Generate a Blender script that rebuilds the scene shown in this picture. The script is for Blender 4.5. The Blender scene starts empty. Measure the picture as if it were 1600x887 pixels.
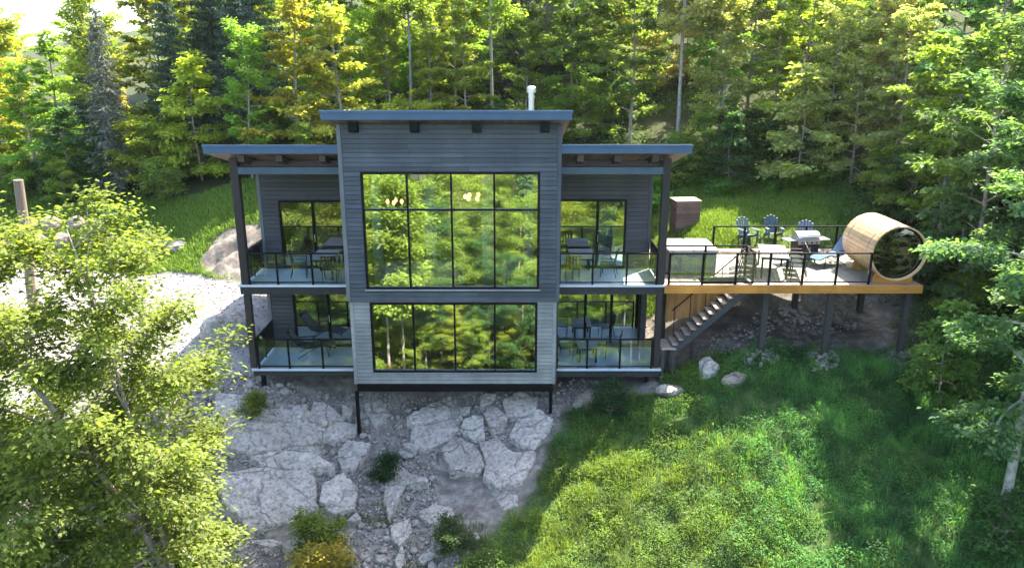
import bpy, math, random
import numpy as np
from mathutils import Vector, Matrix

# ------------------------------------------------------------------ camera, sky, sun, exposure
sc = bpy.context.scene
col = sc.collection
R = math.radians
CAM = (0.0, -24.0, 10.03)
PITCH = 16.392
cam_d = bpy.data.cameras.new('camera')
cam_d.sensor_width = 36.0
cam_d.lens = 27.0
cam_d.clip_start = 0.1
cam_d.clip_end = 3000
cam = bpy.data.objects.new('camera', cam_d)
cam.location = CAM
cam.rotation_euler = (R(90 - PITCH), 0, 0)
col.objects.link(cam)
sc.camera = cam

SUN_AZ = 42.0      # degrees from straight behind the house (+Y) towards the right (+X)
SUN_EL = 55.0
world = bpy.data.worlds.new('World')
sc.world = world
world.use_nodes = True
wn = world.node_tree.nodes
wn.clear()
w_out = wn.new('ShaderNodeOutputWorld')
w_bg = wn.new('ShaderNodeBackground')
w_sky = wn.new('ShaderNodeTexSky')
w_sky.sky_type = 'NISHITA'
w_sky.sun_disc = False
w_sky.sun_elevation = R(SUN_EL)
w_sky.sun_rotation = R(SUN_AZ)
w_sky.air_density = 1.0
w_sky.dust_density = 2.5
w_sky.altitude = 200
w_bg.inputs['Strength'].default_value = 0.15
world.node_tree.links.new(w_sky.outputs['Color'], w_bg.inputs['Color'])
world.node_tree.links.new(w_bg.outputs['Background'], w_out.inputs['Surface'])

sun_d = bpy.data.lights.new('sun', 'SUN')
sun_d.energy = 5.0
sun_d.angle = R(0.55)
sun_d.color = (1.0, 0.91, 0.74)
sun = bpy.data.objects.new('sun', sun_d)
to_sun = Vector((math.sin(R(SUN_AZ)) * math.cos(R(SUN_EL)), math.cos(R(SUN_AZ)) * math.cos(R(SUN_EL)), math.sin(R(SUN_EL))))
sun.rotation_euler = to_sun.to_track_quat('Z', 'Y').to_euler()
sun.location = (20, 30, 40)
col.objects.link(sun)

sc.view_settings.view_transform = 'Standard'
sc.view_settings.look = 'None'
sc.view_settings.gamma = 1
sc.view_settings.use_curve_mapping = False
sc.view_settings.exposure = 2.65
sc.render.engine = 'CYCLES'
sc.cycles.use_denoising = True
sc.cycles.max_bounces = 8
sc.cycles.diffuse_bounces = 5
sc.cycles.glossy_bounces = 3
sc.cycles.transmission_bounces = 4
sc.cycles.transparent_max_bounces = 10
sc.cycles.sample_clamp_indirect = 6.0

# ------------------------------------------------------------------ helpers
def tag(o, label=None, cat=None, group=None, kind=None):
    if label: o['label'] = label
    if cat: o['category'] = cat
    if group: o['group'] = group
    if kind: o['kind'] = kind
    return o

def empty(name, loc=(0, 0, 0), rz=0.0, label=None, cat=None, group=None):
    o = bpy.data.objects.new(name, None)
    o.empty_display_size = 0.2
    o.location = loc
    o.rotation_euler = (0, 0, rz)
    col.objects.link(o)
    return tag(o, label, cat, group)

def link(name, me, mat=None, parent=None):
    o = bpy.data.objects.new(name, me)
    if mat is not None and len(me.materials) == 0:
        me.materials.append(mat)
    col.objects.link(o)
    if parent is not None:
        o.parent = parent
    return o

def copy_tree(o, parent=None):
    c = o.copy()
    col.objects.link(c)
    c.parent = parent
    for ch in o.children:
        copy_tree(ch, c)
    return c

class MB:
    """collects shapes that make up ONE mesh"""
    def __init__(s):
        s.v = []; s.f = []; s.smooth = False
    def add(s, vs, fs):
        n = len(s.v)
        s.v += [tuple(p) for p in vs]
        s.f += [tuple(i + n for i in f) for f in fs]
        return s
    def box(s, x0, x1, y0, y1, z0, z1, M=None):
        vs = [(x0, y0, z0), (x1, y0, z0), (x1, y1, z0), (x0, y1, z0), (x0, y0, z1), (x1, y0, z1), (x1, y1, z1), (x0, y1, z1)]
        if M is not None: vs = [M @ Vector(p) for p in vs]
        return s.add(vs, [(0, 3, 2, 1), (4, 5, 6, 7), (0, 1, 5, 4), (1, 2, 6, 5), (2, 3, 7, 6), (3, 0, 4, 7)])
    def cbox(s, x0, x1, y0, y1, z0, z1, c=0.01, M=None):
        """box with chamfered edges"""
        c = min(c, (x1 - x0) * .45, (y1 - y0) * .45, (z1 - z0) * .45)
        X = (x0, x1); Y = (y0, y1); Z = (z0, z1); sg = (1, -1)
        vs = []; ix = {}
        for i in (0, 1):
            for j in (0, 1):
                for k in (0, 1):
                    dx, dy, dz = sg[i] * c, sg[j] * c, sg[k] * c
                    for a, p in enumerate(((X[i], Y[j] + dy, Z[k] + dz), (X[i] + dx, Y[j], Z[k] + dz), (X[i] + dx, Y[j] + dy, Z[k]))):
                        ix[i, j, k, a] = len(vs); vs.append(p)
        fs = []
        for i in (0, 1):
            fs.append([ix[i, 0, 0, 0], ix[i, 1, 0, 0], ix[i, 1, 1, 0], ix[i, 0, 1, 0]])
            fs.append([ix[0, i, 0, 1], ix[1, i, 0, 1], ix[1, i, 1, 1], ix[0, i, 1, 1]])
            fs.append([ix[0, 0, i, 2], ix[1, 0, i, 2], ix[1, 1, i, 2], ix[0, 1, i, 2]])
        for i in (0, 1):
            for j in (0, 1):
                fs.append([ix[i, j, 0, 0], ix[i, j, 0, 1], ix[i, j, 1, 1], ix[i, j, 1, 0]])
                fs.append([ix[i, 0, j, 0], ix[i, 0, j, 2], ix[i, 1, j, 2], ix[i, 1, j, 0]])
                fs.append([ix[0, i, j, 1], ix[0, i, j, 2], ix[1, i, j, 2], ix[1, i, j, 1]])
        for i in (0, 1):
            for j in (0, 1):
                for k in (0, 1):
                    fs.append([ix[i, j, k, 0], ix[i, j, k, 1], ix[i, j, k, 2]])
        cx = Vector(((x0 + x1) / 2, (y0 + y1) / 2, (z0 + z1) / 2))
        out = []
        for f in fs:
            p = [Vector(vs[q]) for q in f]
            nrm = (p[1] - p[0]).cross(p[2] - p[0])
            if nrm.dot(sum(p, Vector()) / len(p) - cx) < 0: f = f[::-1]
            out.append(tuple(f))
        if M is not None: vs = [M @ Vector(p) for p in vs]
        return s.add(vs, out)
    def tube(s, pts, rad, n=8, caps=True):
        pts = [Vector(p) for p in pts]
        if not hasattr(rad, '__len__'): rad = [rad] * len(pts)
        vs = []; fs = []
        up = Vector((0, 0, 1))
        for i, p in enumerate(pts):
            d = (pts[min(i + 1, len(pts) - 1)] - pts[max(i - 1, 0)]).normalized()
            if i == 0:
                a = d.cross(up)
                if a.length < 0.3: a = d.cross(Vector((1, 0, 0)))
            else: a = a - d * a.dot(d)
            a.normalize(); b = a.cross(d).normalized()
            for k in range(n):
                t = 2 * math.pi * k / n
                vs.append(p + (a * math.cos(t) + b * math.sin(t)) * rad[i])
        for i in range(len(pts) - 1):
            for k in range(n):
                k2 = (k + 1) % n
                fs.append((i * n + k, i * n + k2, (i + 1) * n + k2, (i + 1) * n + k))
        if caps:
            fs.append(tuple(range(n))[::-1]); fs.append(tuple(range((len(pts) - 1) * n, len(pts) * n)))
        return s.add(vs, [f[::-1] for f in fs])
    def prism(s, poly, axis, a0, a1):
        """poly of 2D points extruded along axis 'x','y' or 'z' from a0 to a1"""
        def P(u, v, a):
            return {'x': (a, u, v), 'y': (u, a, v), 'z': (u, v, a)}[axis]
        n = len(poly)
        vs = [P(u, v, a0) for u, v in poly] + [P(u, v, a1) for u, v in poly]
        fs = [tuple(range(n))[::-1], tuple(range(n, 2 * n))] + [(i, (i + 1) % n, n + (i + 1) % n, n + i) for i in range(n)]
        return s.add(vs, fs)
    def lathe(s, prof, n=20, c=(0, 0, 0)):
        vs = []; fs = []
        for r, z in prof:
            for k in range(n):
                t = 2 * math.pi * k / n
                vs.append((c[0] + r * math.cos(t), c[1] + r * math.sin(t), c[2] + z))
        for i in range(len(prof) - 1):
            for k in range(n):
                k2 = (k + 1) % n
                fs.append((i * n + k, i * n + k2, (i + 1) * n + k2, (i + 1) * n + k))
        fs.append(tuple(range(n))[::-1]); fs.append(tuple(range((len(prof) - 1) * n, len(prof) * n)))
        return s.add(vs, fs)
    def plate(s, us, vs_, holes, axis, a0, a1):
        """flat plate in the plane across `axis`, made of grid cells us x vs_, with rectangular holes; one connected mesh"""
        us = sorted(set(us) | {h[0] for h in holes} | {h[1] for h in holes})
        vv = sorted(set(vs_) | {h[2] for h in holes} | {h[3] for h in holes})
        nu, nv = len(us), len(vv)
        solid = {}
        for i in range(nu - 1):
            for j in range(nv - 1):
                cu, cv = (us[i] + us[i + 1]) / 2, (vv[j] + vv[j + 1]) / 2
                solid[i, j] = not any(h[0] < cu < h[1] and h[2] < cv < h[3] for h in holes)
        def P(u, v, a):
            return {'x': (a, u, v), 'y': (u, a, v), 'z': (u, v, a)}[axis]
        used = {}; vs = []; fs = []
        def V(i, j, k):
            if (i, j, k) not in used:
                used[i, j, k] = len(vs); vs.append(P(us[i], vv[j], (a0, a1)[k]))
            return used[i, j, k]
        for (i, j), ok in solid.items():
            if not ok: continue
            fs.append((V(i, j, 0), V(i + 1, j, 0), V(i + 1, j + 1, 0), V(i, j + 1, 0)))
            fs.append((V(i, j + 1, 1), V(i + 1, j + 1, 1), V(i + 1, j, 1), V(i, j, 1)))
            if not solid.get((i - 1, j)): fs.append((V(i, j, 0), V(i, j + 1, 0), V(i, j + 1, 1), V(i, j, 1)))
            if not solid.get((i + 1, j)): fs.append((V(i + 1, j + 1, 0), V(i + 1, j, 0), V(i + 1, j, 1), V(i + 1, j + 1, 1)))
            if not solid.get((i, j - 1)): fs.append((V(i + 1, j, 0), V(i, j, 0), V(i, j, 1), V(i + 1, j, 1)))
            if not solid.get((i, j + 1)): fs.append((V(i, j + 1, 0), V(i + 1, j + 1, 0), V(i + 1, j + 1, 1), V(i, j + 1, 1)))
        if axis == 'x' or axis == 'z':
            fs = [f[::-1] for f in fs]
        return s.add(vs, fs)
    def mesh(s, name, off=(0, 0, 0)):
        me = bpy.data.meshes.new(name)
        me.from_pydata([(p[0] - off[0], p[1] - off[1], p[2] - off[2]) for p in s.v], [], s.f)
        if s.smooth: me.polygons.foreach_set('use_smooth', [True] * len(me.polygons))
        me.update()
        return me
    def build(s, name, mat, parent=None, off=None):
        if off is None:
            off = (0, 0, 0)
            p = parent
            while p is not None:
                off = (off[0] + p.location[0], off[1] + p.location[1], off[2] + p.location[2]); p = p.parent
        return link(name, s.mesh(name, off), mat, parent)

def fast_mesh(name, V, F, attr=None):
    """numpy verts (n,3) and faces (m,k); attr: dict of per-face floats"""
    me = bpy.data.meshes.new(name)
    V = np.ascontiguousarray(V, dtype=np.float32); F = np.ascontiguousarray(F, dtype=np.int32)
    n, k = F.shape
    me.vertices.add(len(V)); me.vertices.foreach_set('co', V.ravel())
    me.loops.add(n * k); me.loops.foreach_set('vertex_index', F.ravel())
    me.polygons.add(n)
    me.polygons.foreach_set('loop_start', np.arange(0, n * k, k, dtype=np.int32))
    me.polygons.foreach_set('loop_total', np.full(n, k, dtype=np.int32))
    if attr:
        for a, val in attr.items():
            at = me.attributes.new(a, 'FLOAT', 'FACE')
            at.data.foreach_set('value', np.ascontiguousarray(val, dtype=np.float32))
    me.update(calc_edges=True)
    return me

# lattice value noise
_rg = np.random.RandomState(7)
_tab = _rg.rand(256, 256)
def vnoise(x, y, sc_=1.0, s=0):
    x = np.asarray(x, float) * sc_ + s * 17.3; y = np.asarray(y, float) * sc_ + s * 9.7
    xi = np.floor(x).astype(int); yi = np.floor(y).astype(int)
    fx = x - xi; fy = y - yi
    fx = fx * fx * (3 - 2 * fx); fy = fy * fy * (3 - 2 * fy)
    a = _tab[xi % 256, yi % 256]; b = _tab[(xi + 1) % 256, yi % 256]
    c = _tab[xi % 256, (yi + 1) % 256]; d = _tab[(xi + 1) % 256, (yi + 1) % 256]
    return (a * (1 - fx) + b * fx) * (1 - fy) + (c * (1 - fx) + d * fx) * fy - 0.5
def fbm(x, y, sc_=1.0, oct_=4, s=0):
    t = 0; a = 1.0
    for o in range(oct_):
        t = t + a * vnoise(x, y, sc_ * 2 ** o, s + o); a *= 0.5
    return t
def smooth(e0, e1, x):
    t = np.clip((np.asarray(x, float) - e0) / (e1 - e0), 0, 1)
    return t * t * (3 - 2 * t)

_cp, _sp = math.cos(R(PITCH)), math.sin(R(PITCH))
def column_of(x, y, z):
    """where a point shows across the photograph (used only to word the labels in order)"""
    dx, dy, dz = x - CAM[0], y - CAM[1], z - CAM[2]
    zc = dy * _cp - dz * _sp
    return (800 + 1200 * dx / zc) if zc > 0.5 else None

# ------------------------------------------------------------------ materials
def new_mat(name):
    m = bpy.data.materials.new(name); m.use_nodes = True
    nt = m.node_tree; nt.nodes.clear()
    return m, nt
def nd(nt, t, **kw):
    n = nt.nodes.new(t)
    for k, v in kw.items():
        if k in n.inputs.keys() if isinstance(k, str) else False:
            n.inputs[k].default_value = v
        else:
            setattr(n, k, v)
    return n
def ramp(nt, fac, stops):
    r = nt.nodes.new('ShaderNodeValToRGB')
    e = r.color_ramp.elements
    while len(e) < len(stops): e.new(0.5)
    for i, (p, c) in enumerate(stops):
        e[i].position = p; e[i].color = (*c, 1) if len(c) == 3 else c
    nt.links.new(fac, r.inputs['Fac'])
    return r.outputs['Color']
def mixc(nt, fac, a, b, mode='MIX'):
    m = nt.nodes.new('ShaderNodeMix'); m.data_type = 'RGBA'; m.blend_type = mode
    for sock, v in ((m.inputs[0], fac), (m.inputs[6], a), (m.inputs[7], b)):
        if isinstance(v, bpy.types.NodeSocket): nt.links.new(v, sock)
        elif isinstance(v, (int, float)): sock.default_value = v
        else: sock.default_value = (*v, 1)
    return m.outputs[2]
def mth(nt, op, a, b=None, c=None):
    m = nt.nodes.new('ShaderNodeMath'); m.operation = op
    for i, v in enumerate((a, b, c)):
        if v is None: continue
        if isinstance(v, bpy.types.NodeSocket): nt.links.new(v, m.inputs[i])
        else: m.inputs[i].default_value = v
    return m.outputs[0]
def wpos(nt, scale=(1, 1, 1)):
    g = nt.nodes.new('ShaderNodeNewGeometry')
    mp = nt.nodes.new('ShaderNodeMapping'); mp.inputs['Scale'].default_value = scale
    nt.links.new(g.outputs['Position'], mp.inputs['Vector'])
    return mp.outputs['Vector']
def opos(nt, scale=(1, 1, 1)):
    g = nt.nodes.new('ShaderNodeTexCoord')
    mp = nt.nodes.new('ShaderNodeMapping'); mp.inputs['Scale'].default_value = scale
    nt.links.new(g.outputs['Object'], mp.inputs['Vector'])
    return mp.outputs['Vector']
def noise(nt, vec, scale, detail=4, rough=0.55, dist=0):
    n = nt.nodes.new('ShaderNodeTexNoise')
    n.inputs['Scale'].default_value = scale; n.inputs['Detail'].default_value = detail
    n.inputs['Roughness'].default_value = rough; n.inputs['Distortion'].default_value = dist
    nt.links.new(vec, n.inputs['Vector'])
    return n.outputs['Fac']
def finish(nt, color, rough=0.6, metal=0.0, bump=None, bump_str=0.3, bump_dist=0.02, spec=0.5):
    b = nt.nodes.new('ShaderNodeBsdfPrincipled'); o = nt.nodes.new('ShaderNodeOutputMaterial')
    for k, v in (('Base Color', color), ('Roughness', rough), ('Metallic', metal), ('Specular IOR Level', spec)):
        if isinstance(v, bpy.types.NodeSocket): nt.links.new(v, b.inputs[k])
        elif isinstance(v, (int, float)): b.inputs[k].default_value = v
        else: b.inputs[k].default_value = (*v, 1)
    if bump is not None:
        bp = nt.nodes.new('ShaderNodeBump'); bp.inputs['Strength'].default_value = bump_str
        bp.inputs['Distance'].default_value = bump_dist
        nt.links.new(bump, bp.inputs['Height']); nt.links.new(bp.outputs['Normal'], b.inputs['Normal'])
    nt.links.new(b.outputs['BSDF'], o.inputs['Surface'])
    return b
def orand(nt):
    return nt.nodes.new('ShaderNodeObjectInfo').outputs['Random']
def M_plain(name, c, rough=0.6, metal=0.0, var=0.15, scale=6.0, bump=0.1, spec=0.5):
    m, nt = new_mat(name)
    n = noise(nt, opos(nt), scale, 5)
    lo = tuple(x * (1 - var) for x in c); hi = tuple(min(1, x * (1 + var)) for x in c)
    cc = ramp(nt, n, [(0.3, lo), (0.7, hi)])
    finish(nt, cc, rough, metal, n, bump, 0.01, spec)
    return m
def M_wood(name, c, axis='x', var=0.35, rough=0.65, knots=True, per=0.35, space='w'):
    """grain stretched along one axis, each board its own shade"""
    m, nt = new_mat(name)
    s = {'x': (0.7, 9, 9), 'y': (9, 0.7, 9), 'z': (9, 9, 0.7)}[axis]
    v = wpos(nt, s) if space == 'w' else opos(nt, s)
    r = orand(nt)
    add = nt.nodes.new('ShaderNodeVectorMath'); add.operation = 'ADD'
    cmb = nt.nodes.new('ShaderNodeCombineXYZ')
    nt.links.new(mth(nt, 'MULTIPLY', r, 37.0), cmb.inputs[0]); nt.links.new(mth(nt, 'MULTIPLY', r, 19.0), cmb.inputs[1])
    nt.links.new(v, add.inputs[0]); nt.links.new(cmb.outputs[0], add.inputs[1])
    n = noise(nt, add.outputs[0], 2.2, 6, 0.6, 0.6)
    n2 = noise(nt, add.outputs[0], 9.0, 3, 0.6, 0.2)
    nn = mth(nt, 'ADD', mth(nt, 'MULTIPLY', n, 0.7), mth(nt, 'MULTIPLY', n2, 0.3))
    cc = ramp(nt, nn, [(0.3, tuple(x * (1 - var) for x in c)), (0.5, c), (0.72, tuple(min(1, x * (1 + var)) for x in c))])
    f = mth(nt, 'ADD', mth(nt, 'MULTIPLY', r, per * 2), 1 - per)
    g = nt.nodes.new('ShaderNodeCombineColor')
    for i in range(3): nt.links.new(f, g.inputs[i])
    cc = mixc(nt, 1.0, cc, g.outputs[0], 'MULTIPLY')
    wth = ramp(nt, noise(nt, wpos(nt, (1.0, 1.0, .35)), 1.1, 5, .6), [(.3, (.74, .74, .76)), (.5, (1, 1, 1)), (.72, (1.32, 1.3, 1.27))])
    cc = mixc(nt, 1.0, cc, wth, 'MULTIPLY')
    finish(nt, cc, rough, 0, nn, 0.25, 0.01, 0.35)
    return m
def M_glass(name, refl, tint=(0.75, 0.82, 0.85), gcol=(0.95, 0.98, 1.0), wob=0.0):
    """clear pane: part mirror, part see-through, more mirror at a slant"""
    m, nt = new_mat(name)
    o = nt.nodes.new('ShaderNodeOutputMaterial')
    t = nt.nodes.new('ShaderNodeBsdfTransparent'); t.inputs['Color'].default_value = (*tint, 1)
    g = nt.nodes.new('ShaderNodeBsdfGlossy'); g.inputs['Roughness'].default_value = 0.0; g.inputs['Color'].default_value = (*gcol, 1)
    lw = nt.nodes.new('ShaderNodeLayerWeight'); lw.inputs['Blend'].default_value = 0.3
    f = mth(nt, 'ADD', mth(nt, 'MULTIPLY', lw.outputs['Fresnel'], 1.0 - refl), refl)
    f = mth(nt, 'MINIMUM', f, 1.0)
    if wob > 0:
        n = noise(nt, wpos(nt), 0.7, 1)
        bp = nt.nodes.new('ShaderNodeBump'); bp.inputs['Strength'].default_value = wob; bp.inputs['Distance'].default_value = 0.02
        nt.links.new(n, bp.inputs['Height']); nt.links.new(bp.outputs['Normal'], g.inputs['Normal'])
    mx = nt.nodes.new('ShaderNodeMixShader')
    nt.links.new(f, mx.inputs[0]); nt.links.new(t.outputs[0], mx.inputs[1]); nt.links.new(g.outputs[0], mx.inputs[2])
    nt.links.new(mx.outputs[0], o.inputs['Surface'])
    return m
def M_emit(name, c, s):
    m, nt = new_mat(name)
    o = nt.nodes.new('ShaderNodeOutputMaterial'); e = nt.nodes.new('ShaderNodeEmission')
    e.inputs['Color'].default_value = (*c, 1); e.inputs['Strength'].default_value = s
    nt.links.new(e.outputs[0], o.inputs['Surface'])
    return m
def M_leaf(name, trans=0.62, lo=0.55, hi=1.5, gloss=0.008, warm=(1.08, 1.12, 0.48)):
    """leaf colour comes from the plant (object colour); every leaf varies a little; light shines through"""
    m, nt = new_mat(name)
    oi = nt.nodes.new('ShaderNodeObjectInfo')
    at = nt.nodes.new('ShaderNodeAttribute'); at.attribute_name = 'tint'
    f = mth(nt, 'ADD', mth(nt, 'MULTIPLY', at.outputs['Fac'], hi - lo), lo)
    g = nt.nodes.new('ShaderNodeCombineColor')
    f2 = mth(nt, 'POWER', f, 1.08)
    nt.links.new(f2, g.inputs[0]); nt.links.new(f, g.inputs[1]); nt.links.new(mth(nt, 'POWER', f, 0.6), g.inputs[2])
    c = mixc(nt, 1.0, oi.outputs['Color'], g.outputs[0], 'MULTIPLY')
    ct = mixc(nt, 1.0, c, warm, 'MULTIPLY')
    d = nt.nodes.new('ShaderNodeBsdfDiffuse'); t = nt.nodes.new('ShaderNodeBsdfTranslucent'); s = nt.nodes.new('ShaderNodeBsdfGlossy')
    s.inputs['Roughness'].default_value = 0.55
    nt.links.new(c, d.inputs['Color']); nt.links.new(ct, t.inputs['Color'])
    s.inputs['Color'].default_value = (0.9, 0.95, 1, 1)
    m1 = nt.nodes.new('ShaderNodeMixShader'); m1.inputs[0].default_value = trans
    nt.links.new(d.outputs[0], m1.inputs[1]); nt.links.new(t.outputs[0], m1.inputs[2])
    m2 = nt.nodes.new('ShaderNodeMixShader'); m2.inputs[0].default_value = gloss
    nt.links.new(m1.outputs[0], m2.inputs[1]); nt.links.new(s.outputs[0], m2.inputs[2])
    o = nt.nodes.new('ShaderNodeOutputMaterial'); nt.links.new(m2.outputs[0], o.inputs['Surface'])
    return m
def M_rock(name, c, scale=1.0, rough=0.85):
    m, nt = new_mat(name)
    v = wpos(nt)
    r = orand(nt)
    a = noise(nt, v, 1.6 * scale, 8, 0.62, 0.4)
    b = noise(nt, v, 9.0 * scale, 6, 0.65)
    vo = nt.nodes.new('ShaderNodeTexVoronoi'); vo.feature = 'DISTANCE_TO_EDGE'; vo.inputs['Scale'].default_value = 0.55 * scale
    wv = nt.nodes.new('ShaderNodeVectorMath'); wv.operation = 'ADD'
    nz = nt.nodes.new('ShaderNodeTexNoise'); nz.inputs['Scale'].default_value = 1.5; nt.links.new(v, nz.inputs['Vector'])
    nt.links.new(v, wv.inputs[0]); nt.links.new(nz.outputs['Color'], wv.inputs[1]); nt.links.new(wv.outputs[0], vo.inputs['Vector'])
    crack = mth(nt, 'SUBTRACT', 1.0, mth(nt, 'MINIMUM', mth(nt, 'MULTIPLY', vo.outputs['Distance'], 40.0), 1.0))
    col1 = ramp(nt, a, [(0.28, tuple(x * .55 for x in c)), (0.4, tuple(x * .88 for x in c)), (0.55, c), (0.75, tuple(min(.75, x * 1.25) for x in c))])
    col2 = ramp(nt, b, [(0.35, (.5, .5, .52)), (0.5, (.95, .95, .95)), (0.68, (1.15, 1.14, 1.1))])
    cc = mixc(nt, 1.0, col1, col2, 'MULTIPLY')
    lich = ramp(nt, noise(nt, v, 3.1 * scale, 5, 0.7), [(0.54, (0, 0, 0)), (0.68, (1, 1, 1))])
    cc = mixc(nt, mth(nt, 'MULTIPLY', lich, 0.6), cc, (0.12, 0.11, 0.09))
    cc = mixc(nt, mth(nt, 'MULTIPLY', crack, 0.22), cc, (0.05, 0.045, 0.04))
    f = mth(nt, 'ADD', mth(nt, 'MULTIPLY', r, 0.3), 0.85)
    g = nt.nodes.new('ShaderNodeCombineColor')
    for i in range(3): nt.links.new(f, g.inputs[i])
    cc = mixc(nt, 1.0, cc, g.outputs[0], 'MULTIPLY')
    h = mth(nt, 'SUBTRACT', mth(nt, 'ADD', mth(nt, 'MULTIPLY', a, 1.0), mth(nt, 'MULTIPLY', b, 0.35)), mth(nt, 'MULTIPLY', crack, 0.25))
    finish(nt, cc, rough, 0, h, 1.0, 0.2, 0.2)
    return m

m_siding = M_wood('stained_siding_dark', (0.052, 0.062, 0.077), 'x', 0.3, 0.6, per=0.22)
m_siding_pale = M_wood('stained_siding_pale', (0.185, 0.19, 0.19), 'x', 0.28, 0.6, per=0.18)
m_siding_wing = M_wood('stained_siding_wing', (0.042, 0.044, 0.05), 'x', 0.3, 0.6, per=0.2)
m_backing = M_plain('wall_backing', (0.03, 0.033, 0.038), 0.8)
m_trim = M_wood('corner_trim', (0.11, 0.12, 0.13), 'z', 0.2, 0.6, per=0.1)
m_black = M_plain('black_metal', (0.004, 0.004, 0.005), 0.5, 0.0, 0.1, 3, 0.02, 0.12)
m_fascia = M_plain('blue_grey_steel_fascia', (0.035, 0.075, 0.14), 0.42, 0.2, 0.12, 1.5, 0.03)
m_beam_blue = M_plain('blue_grey_beam', (0.04, 0.07, 0.10), 0.5, 0.1, 0.18, 2.5, 0.05)
m_roof = M_plain('dark_roof_sheet', (0.05, 0.055, 0.06), 0.5, 0.3, 0.1)
m_brown = M_wood('brown_timber', (0.05, 0.034, 0.029), 'x', 0.3, 0.6, per=0.15)
m_brown_z = M_wood('brown_timber_post', (0.024, 0.019, 0.018), 'z', 0.3, 0.6, per=0.1)
m_soffit = M_wood('cedar_soffit', (0.15, 0.10, 0.078), 'y', 0.25, 0.6)
m_slab = M_plain('pale_balcony_membrane', (0.42, 0.46, 0.5), 0.35, 0, 0.1, 3, 0.05)
m_slab_edge = M_plain('dark_balcony_fascia', (0.03, 0.03, 0.032), 0.6, spec=.2)
m_window = M_glass('window_glass', 0.42, (0.85, 0.9, 0.92), (0.98, 1.0, 0.94), 0.05)
m_door_glass = M_glass('door_glass', 0.30, (0.6, 0.66, 0.68), (0.95, 1.0, 0.98), 0.04)
m_rail_glass = M_glass('railing_glass', 0.05, (0.86, 0.94, 0.95))
m_deck = M_wood('weathered_deck_board', (0.27, 0.205, 0.17), 'y', 0.2, 0.7, per=0.2)
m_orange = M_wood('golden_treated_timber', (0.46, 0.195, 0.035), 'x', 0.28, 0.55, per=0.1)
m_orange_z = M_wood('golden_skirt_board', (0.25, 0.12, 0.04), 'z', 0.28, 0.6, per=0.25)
m_greypost = M_wood('grey_deck_post', (0.035, 0.032, 0.032), 'z', 0.3, 0.7, per=0.2)
m_tread = M_wood('stair_tread', (0.26, 0.21, 0.175), 'x', 0.25, 0.7, per=0.2)
m_cedar = M_wood('sauna_cedar', (0.56, 0.37, 0.19), 'y', 0.3, 0.5, per=0.22, space='w')
m_int_wall = M_plain('interior_white_wall', (0.6, 0.58, 0.55), 0.8, 0, 0.04)
m_int_floor = M_wood('interior_oak_floor', (0.3, 0.2, 0.12), 'y', 0.2, 0.4)
m_fab_white = M_plain('white_linen', (0.68, 0.68, 0.68), 0.9, 0, 0.08, 9, 0.2)
m_fab_grey = M_plain('grey_fabric', (0.3, 0.31, 0.33), 0.9, 0, 0.1, 12, 0.2)
m_fab_blue = M_plain('blue_sling_fabric', (0.05, 0.10, 0.17), 0.8, 0, 0.1, 14, 0.1)
m_resin_blue = M_plain('slate_blue_resin', (0.035, 0.065, 0.115), 0.5, 0, 0.1, 5, 0.05)
m_resin_pale = M_plain('pale_lavender_resin', (0.13, 0.15, 0.24), 0.5, 0, 0.1, 5, 0.05)
m_steel = M_plain('brushed_steel', (0.55, 0.56, 0.57), 0.3, 0.9, 0.1, 8, 0.05)
m_dark_paint = M_plain('black_enamel', (0.01, 0.01, 0.011), 0.45, spec=.2)
m_bulb = M_emit('warm_bulb', (1.0, 0.5, 0.13), 3.0)
m_trunk = M_plain('grey_brown_bark', (0.24, 0.2, 0.165), 0.95, 0, 0.45, 7, 0.8, 0.2)
m_trunk_pale = M_plain('pale_birch_bark', (0.27, 0.25, 0.225), 0.9, 0, 0.35, 5, 0.5, 0.2)
m_trunk_dark = M_plain('dark_spruce_bark', (0.07, 0.055, 0.045), 0.95, 0, 0.4, 7, 0.8, 0.2)
m_leaf = M_leaf('broad_leaf')
m_needle = M_leaf('needle', 0.25, 0.6, 1.35, 0.015, (1.1, 1.05, 0.7))
m_grass = M_leaf('grass_blade', 0.45, 0.45, 1.6, 0.015, (1.15, 1.1, 0.5))
m_rock = M_rock('pale_granite', (0.375, 0.335, 0.295))
m_rock_warm = M_rock('warm_granite', (0.30, 0.255, 0.21), 1.6)
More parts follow.
